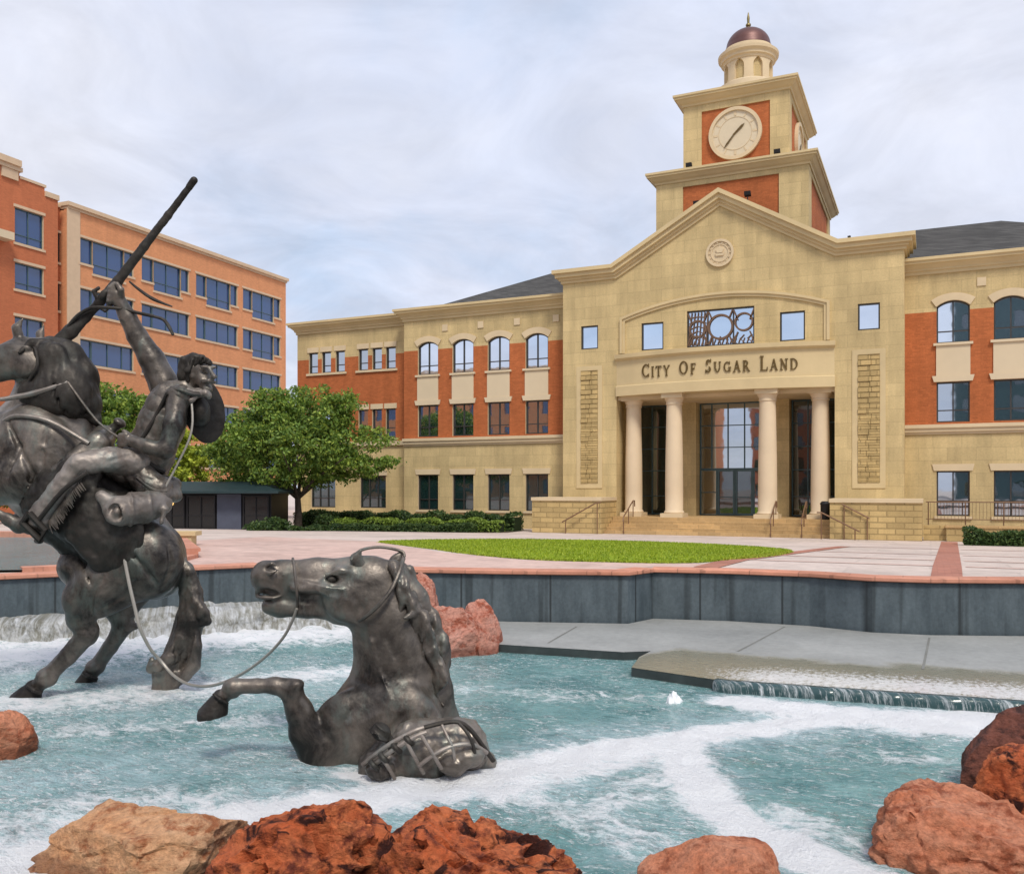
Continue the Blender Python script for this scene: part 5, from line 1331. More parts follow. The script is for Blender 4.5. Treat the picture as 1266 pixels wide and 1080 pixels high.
# forelegs (mostly beyond the left edge)
for w, dv in ((-.42, 0), (.42, -18)):
    c.chain([(28, 590+dv, w, 32), (-22, 606+dv, w*1.05, 21), (-62, 590+dv, w, 16)], .06, .75); c.egg((-64, 590+dv, w), (15, 14, 14), .03)
    c.chain([(-64, 592+dv, w, 12), (-72, 640+dv, w, 9.5)], .03); c.egg((-72, 642+dv, w), (11, 11, 11), .03); c.chain([(-72, 644+dv, w, 9), (-62, 658+dv, w, 9)], .02); c.chain([(-62, 658+dv, w, 10), (-56, 676+dv, w, 13)], .02)
# muscle lines
c.bone((120, 745, -.78, 6), (196, 735, -.62, 7), .05, cut=True); c.bone((100, 690, -.74, 5), (140, 712, -.80, 5), .05, cut=True)
c.bone((205, 690, -.66, 4), (196, 728, -.66, 4), .04, cut=True)
for g in ([(112, 650), (104, 690), (112, 722)], [(150, 668), (176, 700), (200, 728)], [(206, 668), (212, 700), (200, 724)], [(132, 706), (112, 740), (112, 764)], [(170, 716), (150, 738), (124, 752)], [(98, 748), (96, 764), (102, 776)]): c.groove(g, 3.2)
for g in ([(20, 545), (40, 585), (30, 618)], [(58, 530), (50, 570), (62, 606)], [(10, 520), (24, 552), (8, 590)], [(74, 556), (92, 590)], [(44, 610), (66, 640), (86, 664)]): c.groove(g, 3.4)
for g in ([(98, 792), (72, 820)], [(104, 792), (78, 818), (64, 832)], [(142, 788), (124, 812)]): c.groove(g, 1.6, .015)
for g in ([(120, 700), (136, 716), (150, 738)], [(92, 700), (100, 722)], [(62, 560), (40, 540), (26, 512)]): c.vein(g, 1.6)
horse = c.build('horse', M['bronze'], S.o, S.org, .012, 3.0)
for nm, a, b, sole in ((0, (42, 851, -.33, 11), (30, 868, -.32, 18), (30, 884, -.32)), (1, (111, 834, .5, 10), (105, 850, .5, 15), (104, 866, .5))):
    c = S.box(-10, 140, 815, 880, -.75, .95, .014); c.bone(a, b, .01, .9); c.egg(sole, (60, 60, 16), .006, cut=True); c.chain([(a[0]-7, a[1]-3, a[2]-.12, 2.5), (a[0], a[1]+2, a[2]-.16, 2.5), (a[0]+8, a[1]+5, a[2]-.10, 2.5)], .01)
    c.build('hoof', M['bronze_dark'], horse, S.org, .004, 14)
# mane
c = S.box(10, 145, 405, 560, -.75, .45, .02)
c.egg((62, 442, -.30), (22, 9, 20), .05, (-20,))
c.chain([(62, 425, -.12, 10), (82, 440, -.08, 20), (96, 466, -.04, 24), (103, 496, 0, 20), (104, 522, 0, 12)], .05, .8)
for i, (u, v, r) in enumerate(((92, 446, 9), (103, 463, 9), (111, 482, 9), (116, 500, 8), (118, 518, 7))):
    c.chain([(u-22, v-8, -.12, 9), (u, v, -.1+.06*(i % 2), r), (u+5, v+10, -.06, 3)], .03, .8)
c.chain([(60, 424, -.2, 6), (40, 424, -.3, 5), (24, 436, -.4, 3)], .03)
c.egg((74, 480, -.24), (40, 19, 34), .06, (-30,)); c.egg((62, 490, -.32), (40, 12, 22), .05, (-8,)); c.chain([(98, 470, -.1, 16), (108, 500, -.12, 15), (92, 508, -.26, 10)], .05)
for i in range(9): c.chain([(50+i*7, 446+i*5, -.48+.035*i, 1.6), (40+i*8, 484+i*3, -.60+.045*i, 2.0), (34+i*10, 516+i, -.58+.05*i, 1.2)], .02, cut=True)
c.build('mane', M['bronze_dark'], horse, S.org, .014, 9, 1, (1, 1, .4))
# tail with curling locks
c = S.box(180, 268, 680, 870, -.35, .35, .018)
c.chain([(216, 688, 0, 10), (230, 708, -.02, 11), (237, 735, -.03, 14), (236, 764, -.03, 18), (228, 792, -.02, 18), (214, 816, 0, 15), (200, 836, 0, 12), (192, 852, 0, 5)], .03, .7)
c.chain([(236, 735, -.08, 7), (250, 756, -.12, 8), (255, 768, -.1, 6), (246, 774, -.08, 4)], .02)
c.chain([(238, 770, -.1, 8), (241, 800, -.12, 8), (240, 822, -.12, 8), (228, 836, -.1, 7), (218, 832, -.08, 5), (222, 820, -.08, 3)], .02)
c.chain([(224, 790, -.1, 8), (212, 812, -.14, 8), (196, 822, -.12, 8), (187, 826, -.1, 6), (188, 814, -.1, 3)], .02)
c.chain([(230, 800, .05, 9), (226, 830, .05, 10), (212, 846, .03, 9), (196, 855, .02, 5)], .02)
for i in range(6): c.chain([(226+i*3, 715, -.16, 1.5), (232+i*2, 760, -.20, 1.8), (216+i*4, 805, -.18, 1.8), (205+i*4, 825, -.16, 1.4)], .02, cut=True)
c.build('tail', M['bronze'], horse, S.org, .02, 9, 1, (1, 1, .5))

# saddle, blanket, bedroll
c = S.box(50, 215, 500, 710, -.95, .6, .022)
c.chain([(92, 618, -.16, 60), (134, 652, -.16, 56)], .06, .88)
c.egg((88, 598, -.62), (26, 10, 44), .04, (-42,)); c.egg((125, 655, -.66), (52, 10, 46), .05, (-40,))
c.egg((62, 690, -.9), (60, 40, 24), .03, (-42,), cut=True)
sb = c.build('saddle_blanket', M['bronze_dark'], S.o, S.org, .03, 5)
c = S.box(50, 205, 505, 640, -.75, .55, .018)
c.chain([(128, 541, -.12, 15), (122, 548, -.34, 14), (92, 568, -.50, 10), (68, 582, -.58, 6)], .04, .9)
c.chain([(128, 541, .12, 14), (100, 565, .42, 10)], .04)
c.egg((146, 575, -.1), (38, 46, 16), .06, (-38,)); c.chain([(176, 596, -.35, 10), (186, 592, 0, 12), (180, 596, .35, 10)], .05)
c.chain([(137, 532, -.1, 6), (147, 524, -.12, 5)], .02); c.egg((148, 522, -.12), (8, 9, 5), .015, (-35,))
saddle = c.build('saddle', M['bronze'], S.o, S.org, .012, 6)
c = S.box(115, 220, 595, 670, -.95, .75, .018)
c.chain([(150, 632, -.80, 17), (172, 628, -.62, 19), (194, 622, -.42, 17)], .03)
c.egg((143, 634, -.92), (9, 9, 11), .015, cut=True); c.egg((146, 633, -.88), (5, 6, 6), .02)
c.chain([(144, 620, -.84, 6), (126, 614, -.8, 6), (140, 640, -.86, 5), (148, 645, -.86, 4)], .05); c.chain([(196, 608, -.4, 4), (204, 630, -.55, 4), (199, 646, -.6, 2.5)], .02)
for u, w in ((160, -.71), (182, -.54)): c.egg((u, 630-(u-160)*.15, w), (3.5, 21, 21), .02, (0, 35))
bed = c.build('bedroll', M['bronze_pale'], S.o, S.org, .014, 7)
S.tube('tie_strap', [(163, 608, -.5), (168, 640, -.62), (160, 652, -.45)], .018, M['bronze_dark'], bed)

# rider
c = S.box(-15, 285, 350, 680, -1.15, .65, .018)
c.chain([(176, 586, -.08, 26), (184, 560, -.08, 28), (201, 522, -.08, 26), (212, 494, -.06, 24)], .06, .80)      # torso in a jacket
c.egg((222, 490, -.26), (15, 12, 14), .05); c.egg((203, 478, .24), (16, 12, 15), .05)
c.chain([(205, 503, -.06, 24), (226, 484, -.06, 15), (236, 472, -.07, 10)], .04)
c.egg((184, 592, -.12), (33, 30, 14), .05, (-28,)); c.chain([(170, 596, -.4, 9), (196, 612, -.3, 10), (214, 600, -.1, 9)], .05)     # jacket skirt
# near leg: thigh, fringed shin, boot
c.chain([(166, 572, -.38, 17), (136, 568, -.58, 13), (100, 573, -.72, 11.5)], .05)
c.egg((96, 575, -.72), (11, 11, 11), .04)
c.chain([(95, 577, -.72, 11), (72, 608, -.74, 11), (50, 638, -.74, 10), (46, 643, -.74, 10)], .03, .9)
c.chain([(40, 641, -.75, 9), (24, 650, -.76, 8.5), (10, 642, -.77, 7), (-2, 634, -.78, 4.5)], .025, .75); c.bone((30, 650, -.75, 5), (36, 656, -.75, 5), .02)
# far leg
c.chain([(170, 578, .25, 19), (130, 580, .55, 16), (104, 590, .68, 15), (60, 640, .7, 11), (44, 646, .7, 9), (20, 640, .7, 6)], .05)
# raised far arm with the rifle hand
c.chain([(203, 476, .22, 19), (188, 444, .20, 15.5), (170, 416, .16, 12.5)], .04); c.egg((170, 416, .16), (12, 11, 12), .03)
c.chain([(170, 416, .16, 12.5), (158, 392, .1, 10.5), (147, 372, .05, 8), (145, 367, .04, 8)], .03)
c.egg((143, 364, .02), (8, 7, 9), .02)
for k in range(4): c.chain([(148-k*.4, 353+k*5.4, .10, 3.4), (142-k*.6, 351+k*5.4, -.02, 3.3), (136-k*.5, 356+k*5.4, -.03, 3.2), (134+k*.2, 361+k*5.2, .05, 3)], .008)
c.chain([(150, 366, 0, 4), (150, 358, -.06, 3.8), (145, 351, -.07, 3.2)], .01)
# near arm, bent, hand closing on the reins
c.chain([(220, 492, -.28, 13), (215, 524, -.42, 11.5), (206, 556, -.50, 10)], .05); c.egg((205, 557, -.50), (10.5, 10, 10), .03)
c.chain([(205, 557, -.50, 10), (182, 552, -.54, 8.5), (164, 545, -.52, 7)], .03); c.egg((158, 543, -.5), (8, 7, 7), .02)
for k in range(4): c.chain([(156, 537+k*4, -.55, 3.1), (149, 538+k*4, -.53, 3), (148, 541+k*4, -.46, 2.8)], .008)
c.chain([(160, 538, -.46, 3.4), (153, 533, -.46, 3)], .01)
# head: turned back over the shoulder
c.egg((243, 458, -.06), (15.5, 17, 18), .02, (-12,)); c.chain([(248, 464, -.10, 13), (254, 474, -.15, 8.5)], .03, .9)
c.chain([(258, 455, -.235, 2.4), (265, 465.5, -.285, 3.4)], .010); c.egg((262.5, 467.5, -.27), (3, 3, 2), .01)                      # nose
c.bone((249, 453.5, -.25, 2.4), (266, 454, -.21, 2.2), .014); FW = c.surf(254, 459); c.egg((254, 459.5, FW), (4, 4, 2.8), .008, cut=True); c.egg((267, 459, -.17), (3, 4, 2.8), .008, cut=True)
c.egg((254, 459.5, FW+.025), (2.6, 2.6, 2.2), .004)
c.chain([(250, 472, -.235, 2.2), (258, 471, -.27, 3.0), (266, 472.5, -.22, 2.2)], .010); c.bone((254, 476, -.25, 1.2), (263, 476, -.225, 1.0), .006, cut=True); c.egg((257, 481, -.19), (6, 6, 5), .015)      # moustache, mouth, chin
c.egg((238, 464, -.225), (2.6, 2, 4.6), .008)                                                      # ear
# creases
for a, b in (((170, 565, -.42), (214, 590, -.36)), ((176, 556, -.45), (190, 540, -.48)), ((150, 590, -.78), (120, 592, -.88)), ((88, 606, -.9), (60, 630, -.9))): c.bone((*a, 2.2), (*b, 2.2), .03, cut=True)
rider = c.build('rider', M['bronze'], S.o, S.org, .006, 7)
c = S.box(25, 190, 550, 670, -1.15, .1, .016)
c.chain([(166, 572, -.38, 18.5), (136, 568, -.59, 14.5), (100, 573, -.73, 13)], .04); c.egg((96, 575, -.73), (12.5, 12, 12.5), .04)
c.chain([(95, 578, -.73, 12.5), (72, 608, -.75, 13), (55, 632, -.75, 13.5), (48, 642, -.75, 15)], .025, .9)
for a, b in (((160, 562, -.60), (112, 578, -.90)), ((150, 576, -.70), (104, 584, -.89)), ((88, 588, -.89), (58, 624, -.91)), ((88, 600, -.88), (64, 630, -.91)), ((128, 560, -.74), (108, 566, -.88)), ((100, 590, -.86), (84, 586, -.90))): c.bone((*a, 1.6), (*b, 1.6), .03, cut=True)
c.build('trouser_leg', M['bronze_pale'], rider, S.org, .012, 9)
c = S.box(140, 245, 470, 625, -.7, .5, .016)
c.chain([(178, 582, -.08, 28), (185, 560, -.08, 29.5), (201, 522, -.08, 27.5), (211, 496, -.07, 25)], .05, .82); c.egg((222, 490, -.28), (16, 13, 15), .04)
c.chain([(160, 584, -.42, 9), (178, 602, -.46, 9), (198, 614, -.42, 10), (216, 612, -.2, 9)], .05, .7); c.chain([(178, 584, -.36, 12), (196, 602, -.36, 12), (212, 600, -.14, 12)], .06); c.egg((205, 470, .2), (24, 20, 22), .03, cut=True)
for a, b in (((196, 505, -.52), (178, 556, -.56)), ((208, 515, -.5), (196, 580, -.52)), ((176, 540, -.5), (166, 578, -.5)), ((214, 540, -.42), (206, 590, -.44))): c.bone((*a, 1.8), (*b, 2.2), .03, cut=True)
JK = c; c.build('jacket', M['bronze'], rider, S.org, .012, 9)
c = S.box(215, 290, 430, 500, -.5, .3, .014)
c.egg((239, 453, 0), (17.5, 18.5, 15.5), .02, (-15,)); c.chain([(231, 448, -.14, 8), (227, 462, -.13, 8), (230, 477, -.08, 5)], .02)
c.egg((262, 464, -.30), (15, 22, 14.5), .015, (-15,), cut=True)
c.chain([(238, 443, -.15, 7), (250, 444, -.20, 5.5), (259, 448, -.22, 3.5)], .015); c.chain([(240, 448, -.2, 6), (234, 458, -.22, 5), (233, 470, -.17, 3)], .015)
for i in range(8): c.bone((226+i*5, 441+abs(i-4)*1.5, -.24, 1.3), (222+i*4.5, 466, -.24, 1.3), .012, cut=True)
c.build('hair', M['bronze_dark'], rider, S.org, .02, 12, 1, (1, 1, .5))
# belt, neckerchief, hat hanging at the back, fringe
def onto(pts, out): return [(u, v, JK.surf(u, v)-out) for u, v in pts]
S.tube('belt', onto([(160, 553), (168, 561), (178, 569), (190, 577), (202, 583)], .012), .042, M['bronze_dark'], rider, 8)
S.tube('belt_buckle', onto([(172, 563), (178, 569)], .03), .05, M['bronze_pale'], rider, 8)
S.tube('shoulder_strap', onto([(207, 486), (198, 504), (188, 522), (177, 540), (166, 556)], .008), .026, M['bronze_dark'], rider, 8)
S.tube('coat_hem', onto([(170, 590), (182, 600), (194, 606), (206, 606)], .0), .03, M['bronze'], rider, 8)
S.tube('collar', [(212, 480, -.33), (224, 482, -.40), (236, 486, -.36), (246, 487, -.28)], .035, M['bronze'], rider, 8)
c = S.box(220, 270, 475, 510, -.45, .1, .012)
c.egg((243, 486, -.26), (5, 5, 4), .01); c.chain([(243, 486, -.26, 3), (232, 484, -.3, 5), (229, 487, -.3, 4)], .01); c.chain([(243, 486, -.26, 3), (254, 486, -.26, 5), (258, 489, -.24, 4)], .01); c.chain([(243, 488, -.28, 3), (236, 496, -.32, 3.5)], .01); c.chain([(228, 478, -.12, 6), (240, 487, -.2, 6), (252, 484, -.14, 6)], .02)
c.build('neckerchief', M['bronze_pale'], rider, S.org, .01, 14)
c = S.box(215, 290, 455, 560, -.3, .5, .014)
c.egg((253, 508, .10), (25, 5.5, 41), .02, (8, 32)); c.egg((246, 508, -.02), (13, 18, 20), .03, (8, 32))
c.egg((257, 508, .30), (22, 16, 36), .03, (8, 32), cut=True)
c.build('hat', M['bronze_dark'], rider, S.org, .008, 8)
S.tube('hat_cord', [(236, 490, -.3), (238, 520, -.36), (233, 545, -.38), (216, 580, -.40), (199, 612, -.46)], .015, M['rope'], rider)
m = MB(); rnd = random.Random(2)
for i in range(46):                                    # leather fringe down the outer seam of the leg
    k = i/45; u, v = (88+(52-88)*k+6, 592+(646-592)*k); p = Vector(S.pt(u+3, v-2, -.82)); q = p+Vector((.06+rnd.uniform(-.02, .05), -.03, -.11-rnd.uniform(0, .05))); m.tube([tuple(p), tuple((p+q)/2+Vector((0, -.02, 0))), tuple(q)], [.012, .009, .004], 5)
m.build('leg_fringe', M['bronze'], rider)
# stirrup
m = MB()
pts = [S.pt(*p) for p in ((36, 634, -.9), (28, 646, -.9), (50, 668, -.86), (56, 655, -.86), (36, 634, -.9))]
m.tube(pts, .045, 8); m.tube([S.pt(28, 646, -.9), S.pt(28, 646, -.62)], .04); m.tube([S.pt(50, 668, -.86), S.pt(46, 668, -.62)], .04)
m.quad(S.pt(30, 643, -.92), S.pt(54, 662, -.89), S.pt(48, 668, -.60), S.pt(26, 648, -.62)); m.quad(S.pt(30, 645, -.90), S.pt(54, 664, -.87), S.pt(48, 670, -.60), S.pt(26, 650, -.62))
st_o = m.build('stirrup', M['bronze_dark'], S.o)
S.tube('stirrup_leather', [(46, 645, -.88), (78, 606, -.90), (108, 584, -.86)], .03, M['bronze_dark'], st_o)
# rifle with stock, lock and wind-blown sling
c = S.box(60, 250, 212, 440, -.2, .3, .012)
c.chain([(72, 424, .03, 9.5), (88, 409, .03, 9), (106, 392, .03, 6.5), (122, 375, .03, 5.5)], .02, .55)
c.chain([(122, 375, .03, 6), (146, 347, .03, 6.2), (178, 305, .03, 5.4), (208, 266, .03, 4.6), (238, 226, .03, 3.9)], .02, .85); c.bone((234, 231, .03, 4.5), (240, 223, .03, 4.5), .004)
c.chain([(120, 368, .0, 3), (116, 360, -.02, 2.6), (122, 356, -.02, 2.2)], .01); c.egg((128, 364, -.02), (8, 3, 4.5), .012, (50,)); c.chain([(122, 380, .03, 1.6), (130, 385, .03, 1.6), (138, 378, .03, 1.6), (136, 370, .03, 1.6)], .006)
rifle = c.build('rifle', M['bronze_dark'], S.o, S.org, .004, 10)
S.tube('rifle_sling', [(84, 404, .0), (96, 390, -.04), (112, 381, -.06), (128, 380, -.05), (150, 382, .0), (172, 387, .05), (190, 391, .04)], .024, M['bronze_dark'], rifle)
S.tube('rifle_sling', [(160, 348, .03), (172, 358, 0), (190, 370, -.02), (213, 379, .02)], [.012, .02, .024, .01], M['bronze_dark'], rifle)
S.tube('rifle_sling', [(190, 391, .04), (202, 395, .03), (209, 404, .0), (214, 414, -.02)], [.02, .022, .026, .02], M['bronze_dark'], rifle)
# bridle and reins
S.tube('rein', [(-50, 466, -.52), (-10, 492, -.5), (22, 490, -.46), (50, 484, -.44), (84, 472, -.40)], [.02, .022, .036, .04, .02], M['bronze_pale'], S.o)
S.tube('rein', [(84, 472, -.40), (120, 520, -.44), (152, 544, -.54)], .016, M['bronze'], S.o)
S.tube('breast_collar', [(-12, 520, -.3), (2, 522, -.46), (20, 514, -.56), (60, 520, -.56), (110, 548, -.5)], .03, M['bronze_pale'], S.o)
S.tube('halter', [(36, 470, -.4), (46, 452, -.42), (44, 432, -.36), (36, 424, -.2)], .02, M['bronze_dark'], S.o)
S.tube('halter', [(-30, 476, -.42), (-26, 460, -.49), (-24, 446, -.44), (-22, 438, -.3)], .02, M['bronze_dark'], S.o)
# pedestal leg tying the rearing body to the pool floor, under the tail
# ---------------------------------------------------------------- swimming horse
Q = Statue('swimming_horse_statue', 'bronze statue of a swimming pack horse, head and neck rising from the pool water', 'statue', 480, 930, 9.2)
c = Q.box(240, 680, 665, 1010, -.85, 1.0, .02)
c.chain([(452, 728, 0, 35), (436, 728, 0, 37)], .05, .56)
c.chain([(440, 726, 0, 37), (392, 718, 0, 27), (350, 716, 0, 22), (332, 714, 0, 20)], .06, .60)
c.egg((430, 744, -.15), (31, 11, 25), .05, (-14,)); c.egg((430, 744, .15), (31, 11, 25), .05, (-14,)); c.egg((424, 760, 0), (18, 16, 12), .05)                # jowls
c.egg((328, 712, -.05), (17, 16, 20), .03); c.egg((328, 712, .05), (17, 16, 20), .03)                # muzzle
c.chain([(420, 750, 0, 18), (380, 749, 0, 14), (346, 750, 0, 12.5), (333, 749, 0, 10)], .05, .85)     # lower jaw
MW = c.surf(333, 731); c.egg((333, 731, MW-.02), (13, 9, 5), .012, (-10,), cut=True); c.groove([(344, 737), (352, 741), (360, 742)], 2.0, .012)                 # open lips
c.chain([(317, 733, MW+.06, 3), (324, 724.5, MW, 3), (334, 724, MW-.015, 2.8), (346, 731, MW, 2)], .02); c.chain([(318, 737, MW+.06, 3), (326, 738.5, MW, 2.8), (338, 739, MW-.01, 2.4), (347, 737, MW, 2)], .015)   # lips
c.egg((335, 702, -.17), (7.5, 7, 4.5), .02, (20,), cut=True); c.chain([(328, 706, -.16, 2.4), (334, 709, -.18, 2.4), (342, 705, -.17, 2)], .012); c.chain([(328, 699, -.15, 2.2), (336, 696, -.15, 2.4), (343, 699, -.15, 2)], .012)
EW = c.surf(410, 716); c.egg((410, 716, EW-.005), (9.5, 5, 6), .02, cut=True)
c.chain([(400, 715, EW, 1.8), (405, 709.5, EW-.02, 2.4), (413, 708.5, EW-.02, 2.6), (421, 713, EW, 2)], .010); c.chain([(400, 717, EW, 1.5), (408, 722, EW-.012, 1.9), (416, 721.5, EW-.012, 1.9), (421, 716, EW, 1.6)], .010)
c.egg((424, 705, -.16), (11, 7, 5), .04, (-8,)); c.bone((362, 727, -.15, 4), (402, 727, -.19, 5), .08); c.bone((398, 738, -.26, 3), (366, 741, -.19, 2.5), .05, cut=True); c.bone((446, 722, -.26, 3), (440, 756, -.27, 4), .05, cut=True)
# neck, chest
c.chain([(466, 722, 0, 28), (478, 762, 0, 38), (489, 806, 0, 47), (491, 850, 0, 51), (476, 904, 0, 73), (480, 950, .1, 92)], .12, .64)
c.chain([(494, 706, 0, 13), (512, 742, 0, 16), (530, 790, 0, 17), (536, 850, 0, 20), (545, 890, .1, 24)], .08, .7)
c.egg((432, 905, -.26), (46, 22, 52), .08, (-28,)); c.egg((432, 905, .30), (44, 22, 50), .08, (-28,)); c.egg((500, 900, -.3), (46, 20, 52), .1, (15,))
c.chain([(500, 945, .25, 74), (540, 1000, .5, 74)], .12)
c.chain([(516, 758, -.34, 6), (527, 796, -.36, 9), (531, 836, -.36, 7), (526, 862, -.4, 4)], .03, cut=True); c.bone((446, 780, -.40, 4), (462, 870, -.45, 6), .05, cut=True); c.bone((452, 880, -.52, 4), (470, 935, -.56, 6), .05, cut=True)
# near foreleg
c.chain([(404, 945, -.26, 30), (378, 905, -.34, 19), (370, 878, -.38, 15.5), (362, 858, -.4, 13.5)], .05, .85); c.egg((360, 853, -.4), (15, 13, 13), .03)
c.chain([(360, 851, -.4, 12.5), (340, 847, -.41, 10), (318, 847, -.42, 8.6), (294, 848, -.44, 9)], .03); c.egg((288, 849, -.44), (12, 11.5, 11), .015); c.egg((290, 858, -.44), (5, 6, 5), .015); c.egg((367, 846, -.44), (9, 9, 7), .02)
c.chain([(286, 852, -.44, 8), (274, 863, -.44, 7.5)], .02); c.bone((275, 861, -.44, 8.5), (270, 868, -.44, 8), .015)
# far foreleg under water
c.chain([(420, 945, .4, 30), (380, 960, .5, 18), (330, 950, .55, 13)], .05)
for g in ([(440, 740), (446, 752), (440, 764)], [(394, 736), (378, 742), (356, 744)], [(454, 780), (452, 830), (462, 868)], [(470, 770), (488, 810), (500, 850)], [(440, 870), (420, 900), (424, 930)], [(500, 880), (480, 905), (468, 930)], [(396, 900), (412, 920), (410, 936)], [(520, 870), (528, 900)], [(356, 862), (374, 880), (382, 905)]): c.groove(g, 3.0)
for g in ([(352, 846), (320, 842), (296, 844)], [(350, 856), (322, 854), (296, 854)]): c.groove(g, 1.5, .012)
for g in ([(424, 728), (404, 726), (380, 720), (362, 716)], [(430, 742), (410, 738), (392, 730)], [(458, 790), (470, 830), (482, 862)], [(446, 895), (470, 882), (500, 878)], [(352, 708), (346, 718), (340, 726)]): c.vein(g, 1.7)
NW = c.surf(335, 708)
h2 = c.build('horse', M['bronze'], Q.o, Q.org, .008, 4)
c = Q.box(385, 435, 700, 730, -.5, .1, .006); c.egg((410.5, 715.5, EW+.030), (6.4, 6, 5.6), .004); c.build('eye', M['bronze_dark'], h2, Q.org)
c = Q.box(235, 290, 850, 895, -.8, -.1, .01); c.bone((273, 862, -.44, 10), (263, 884, -.44, 18), .008, .9); c.egg((266, 908, -.44), (60, 60, 21), .006, (10,), cut=True); c.chain([(264, 858, -.52, 1.8), (272, 864, -.54, 2.2), (281, 869, -.51, 1.8)], .02); c.build('hoof', M['bronze_dark'], h2, Q.org, .004, 14)
# ears
for nm, pl in (('e', [(446, 700, -.10, 7.5), (440, 690, -.13, 6.5), (446, 680, -.14, 2)]), ('f', [(482, 702, .06, 8), (490, 692, .07, 7), (497, 681, .08, 2)])):
    c = Q.box(425, 510, 670, 715, -.3, .3, .01); c.chain(pl, .02, .6)
    a, b = pl[1], pl[2]; c.bone((a[0]+(2 if nm == 'e' else -2), a[1]-1, a[2]-.055, 2.6), (b[0], b[1]+3, b[2]-.04, 1), .012, cut=True); c.build('ear', M['bronze'], h2, Q.org)
# mane streaming down the crest
c = Q.box(470, 575, 685, 900, -.45, .4, .016)
c.chain([(484, 700, .02, 9), (504, 712, .02, 10), (518, 742, .0, 12), (532, 770, -.02, 13), (542, 800, -.03, 14), (545, 836, -.02, 12), (538, 872, 0, 6)], .03, .7)
for i, (u, v) in enumerate(((494, 702), (503, 712), (510, 724), (518, 738), (525, 752), (532, 768), (538, 784), (542, 798))):
    wv = 5*math.sin(i*2.1); c.chain([(u-8, v-4, -.10, 5), (u-2+wv*.4, v+16, -.19, 5.5), (u+4+wv, v+38, -.21, 5), (u+1-wv, v+58, -.17, 3.8), (u+5, v+74, -.12, 1.8)], .012, .8)
for i, (u, v) in enumerate(((500, 700), (516, 726), (530, 752), (545, 786))):
    c.chain([(u-6, v, .02, 7), (u+5, v+16, .03, 7), (u+8, v+38, .02, 5), (u+4, v+54, .0, 2)], .014, .8)
c.chain([(530, 764, -.12, 6), (515, 757, -.2, 5), (500, 764, -.3, 2.5)], .015)
c.build('mane', M['bronze'], h2, Q.org, .03, 11, 1, (1, 1, .4))
# pack saddle, half under water
c = Q.box(430, 630, 870, 990, -1.05, .1, .016)
c.chain([(468, 948, -.60, 24), (520, 930, -.56, 38), (566, 926, -.5, 36), (596, 944, -.45, 18)], .05, .85)
c.egg((548, 922, -.86), (20, 10, 15), .02, (-15,), cut=True); c.egg((508, 938, -.90), (15, 8, 12), .02, (-25,), cut=True); c.egg((578, 935, -.82), (18, 12, 14), .03)
c.egg((560, 945, -.84), (16, 12, 14), .03); c.egg((470, 950, -.78), (16, 16, 12), .04)
pk = c.build('pack_saddle', M['bronze'], Q.o, Q.org, .03, 6)
c = Q.box(455, 500, 885, 935, -1.0, -.4, .01)
c.chain([(488, 925, -.72, 7), (480, 912, -.74, 5)], .02); c.egg((471, 904, -.76), (12, 11, 10), .012, (-35,)); c.egg((468, 908, -.80), (13, 12, 3), .008, (-35,)); c.egg((473, 899, -.78), (10, 9, 2.4), .008, (-35,)); c.egg((463, 912, -.88), (5, 8, 4), .01, (-35,), cut=True)
c.build('saddle_horn', M['bronze_dark'], pk, Q.org)
def rail(pts, r, mat='bronze_pale', nm='pack_strap'): return Q.tube(nm, pts, r, M[mat], pk, 8, 4)
rail([(448, 945, -.86), (478, 922, -.92), (508, 905, -.93), (524, 899, -.90)], .022, 'bronze_pale', 'pack_rail')
rail([(456, 951, -.88), (484, 928, -.94), (512, 911, -.95), (527, 905, -.92)], .022, 'bronze_pale', 'pack_rail')
rail([(524, 899, -.90), (544, 894, -.86), (566, 892, -.82), (582, 902, -.78), (600, 926, -.70), (610, 940, -.62)], .022, 'bronze_dark', 'pack_rail')
rail([(518, 946, -.98), (540, 930, -.98), (562, 921, -.94), (584, 920, -.88), (602, 930, -.74)], .02, 'bronze_pale', 'pack_rail')
rail([(470, 935, -.93), (480, 948, -.95), (488, 962, -.9)], .018); rail([(502, 916, -.96), (514, 938, -.98), (524, 956, -.95)], .018); rail([(520, 907, -.94), (534, 930, -.99), (546, 950, -.96)], .018)
rail([(566, 892, -.82), (578, 906, -.9), (586, 924, -.9), (588, 945, -.82)], .016, 'bronze_dark'); rail([(546, 895, -.86), (553, 910, -.93), (560, 925, -.95), (563, 950, -.9)], .016)
for u, v in ((462, 946), (474, 937), (490, 925), (505, 915)): rail([(u-4, v-5, -.93), (u, v, -.97), (u+5, v+4, -.93)], .026, 'bronze_dark', 'buckle')
# halter
for pl, r in (([(434, 692, -.16), (446, 680, -.1), (470, 676, 0), (496, 681, .06), (500, 688, .04)], .016), ([(499, 690, -.02), (494, 705, -.16), (484, 728, -.27), (468, 748, -.33), (452, 762, -.28), (440, 768, -.14)], .022),
              ([(362, 690, -.02), (364, 700, -.14), (366, 722, -.2), (368, 744, -.15), (368, 756, -.04)], .014)):
    Q.tube('halter', pl, r, M['bronze'], h2)
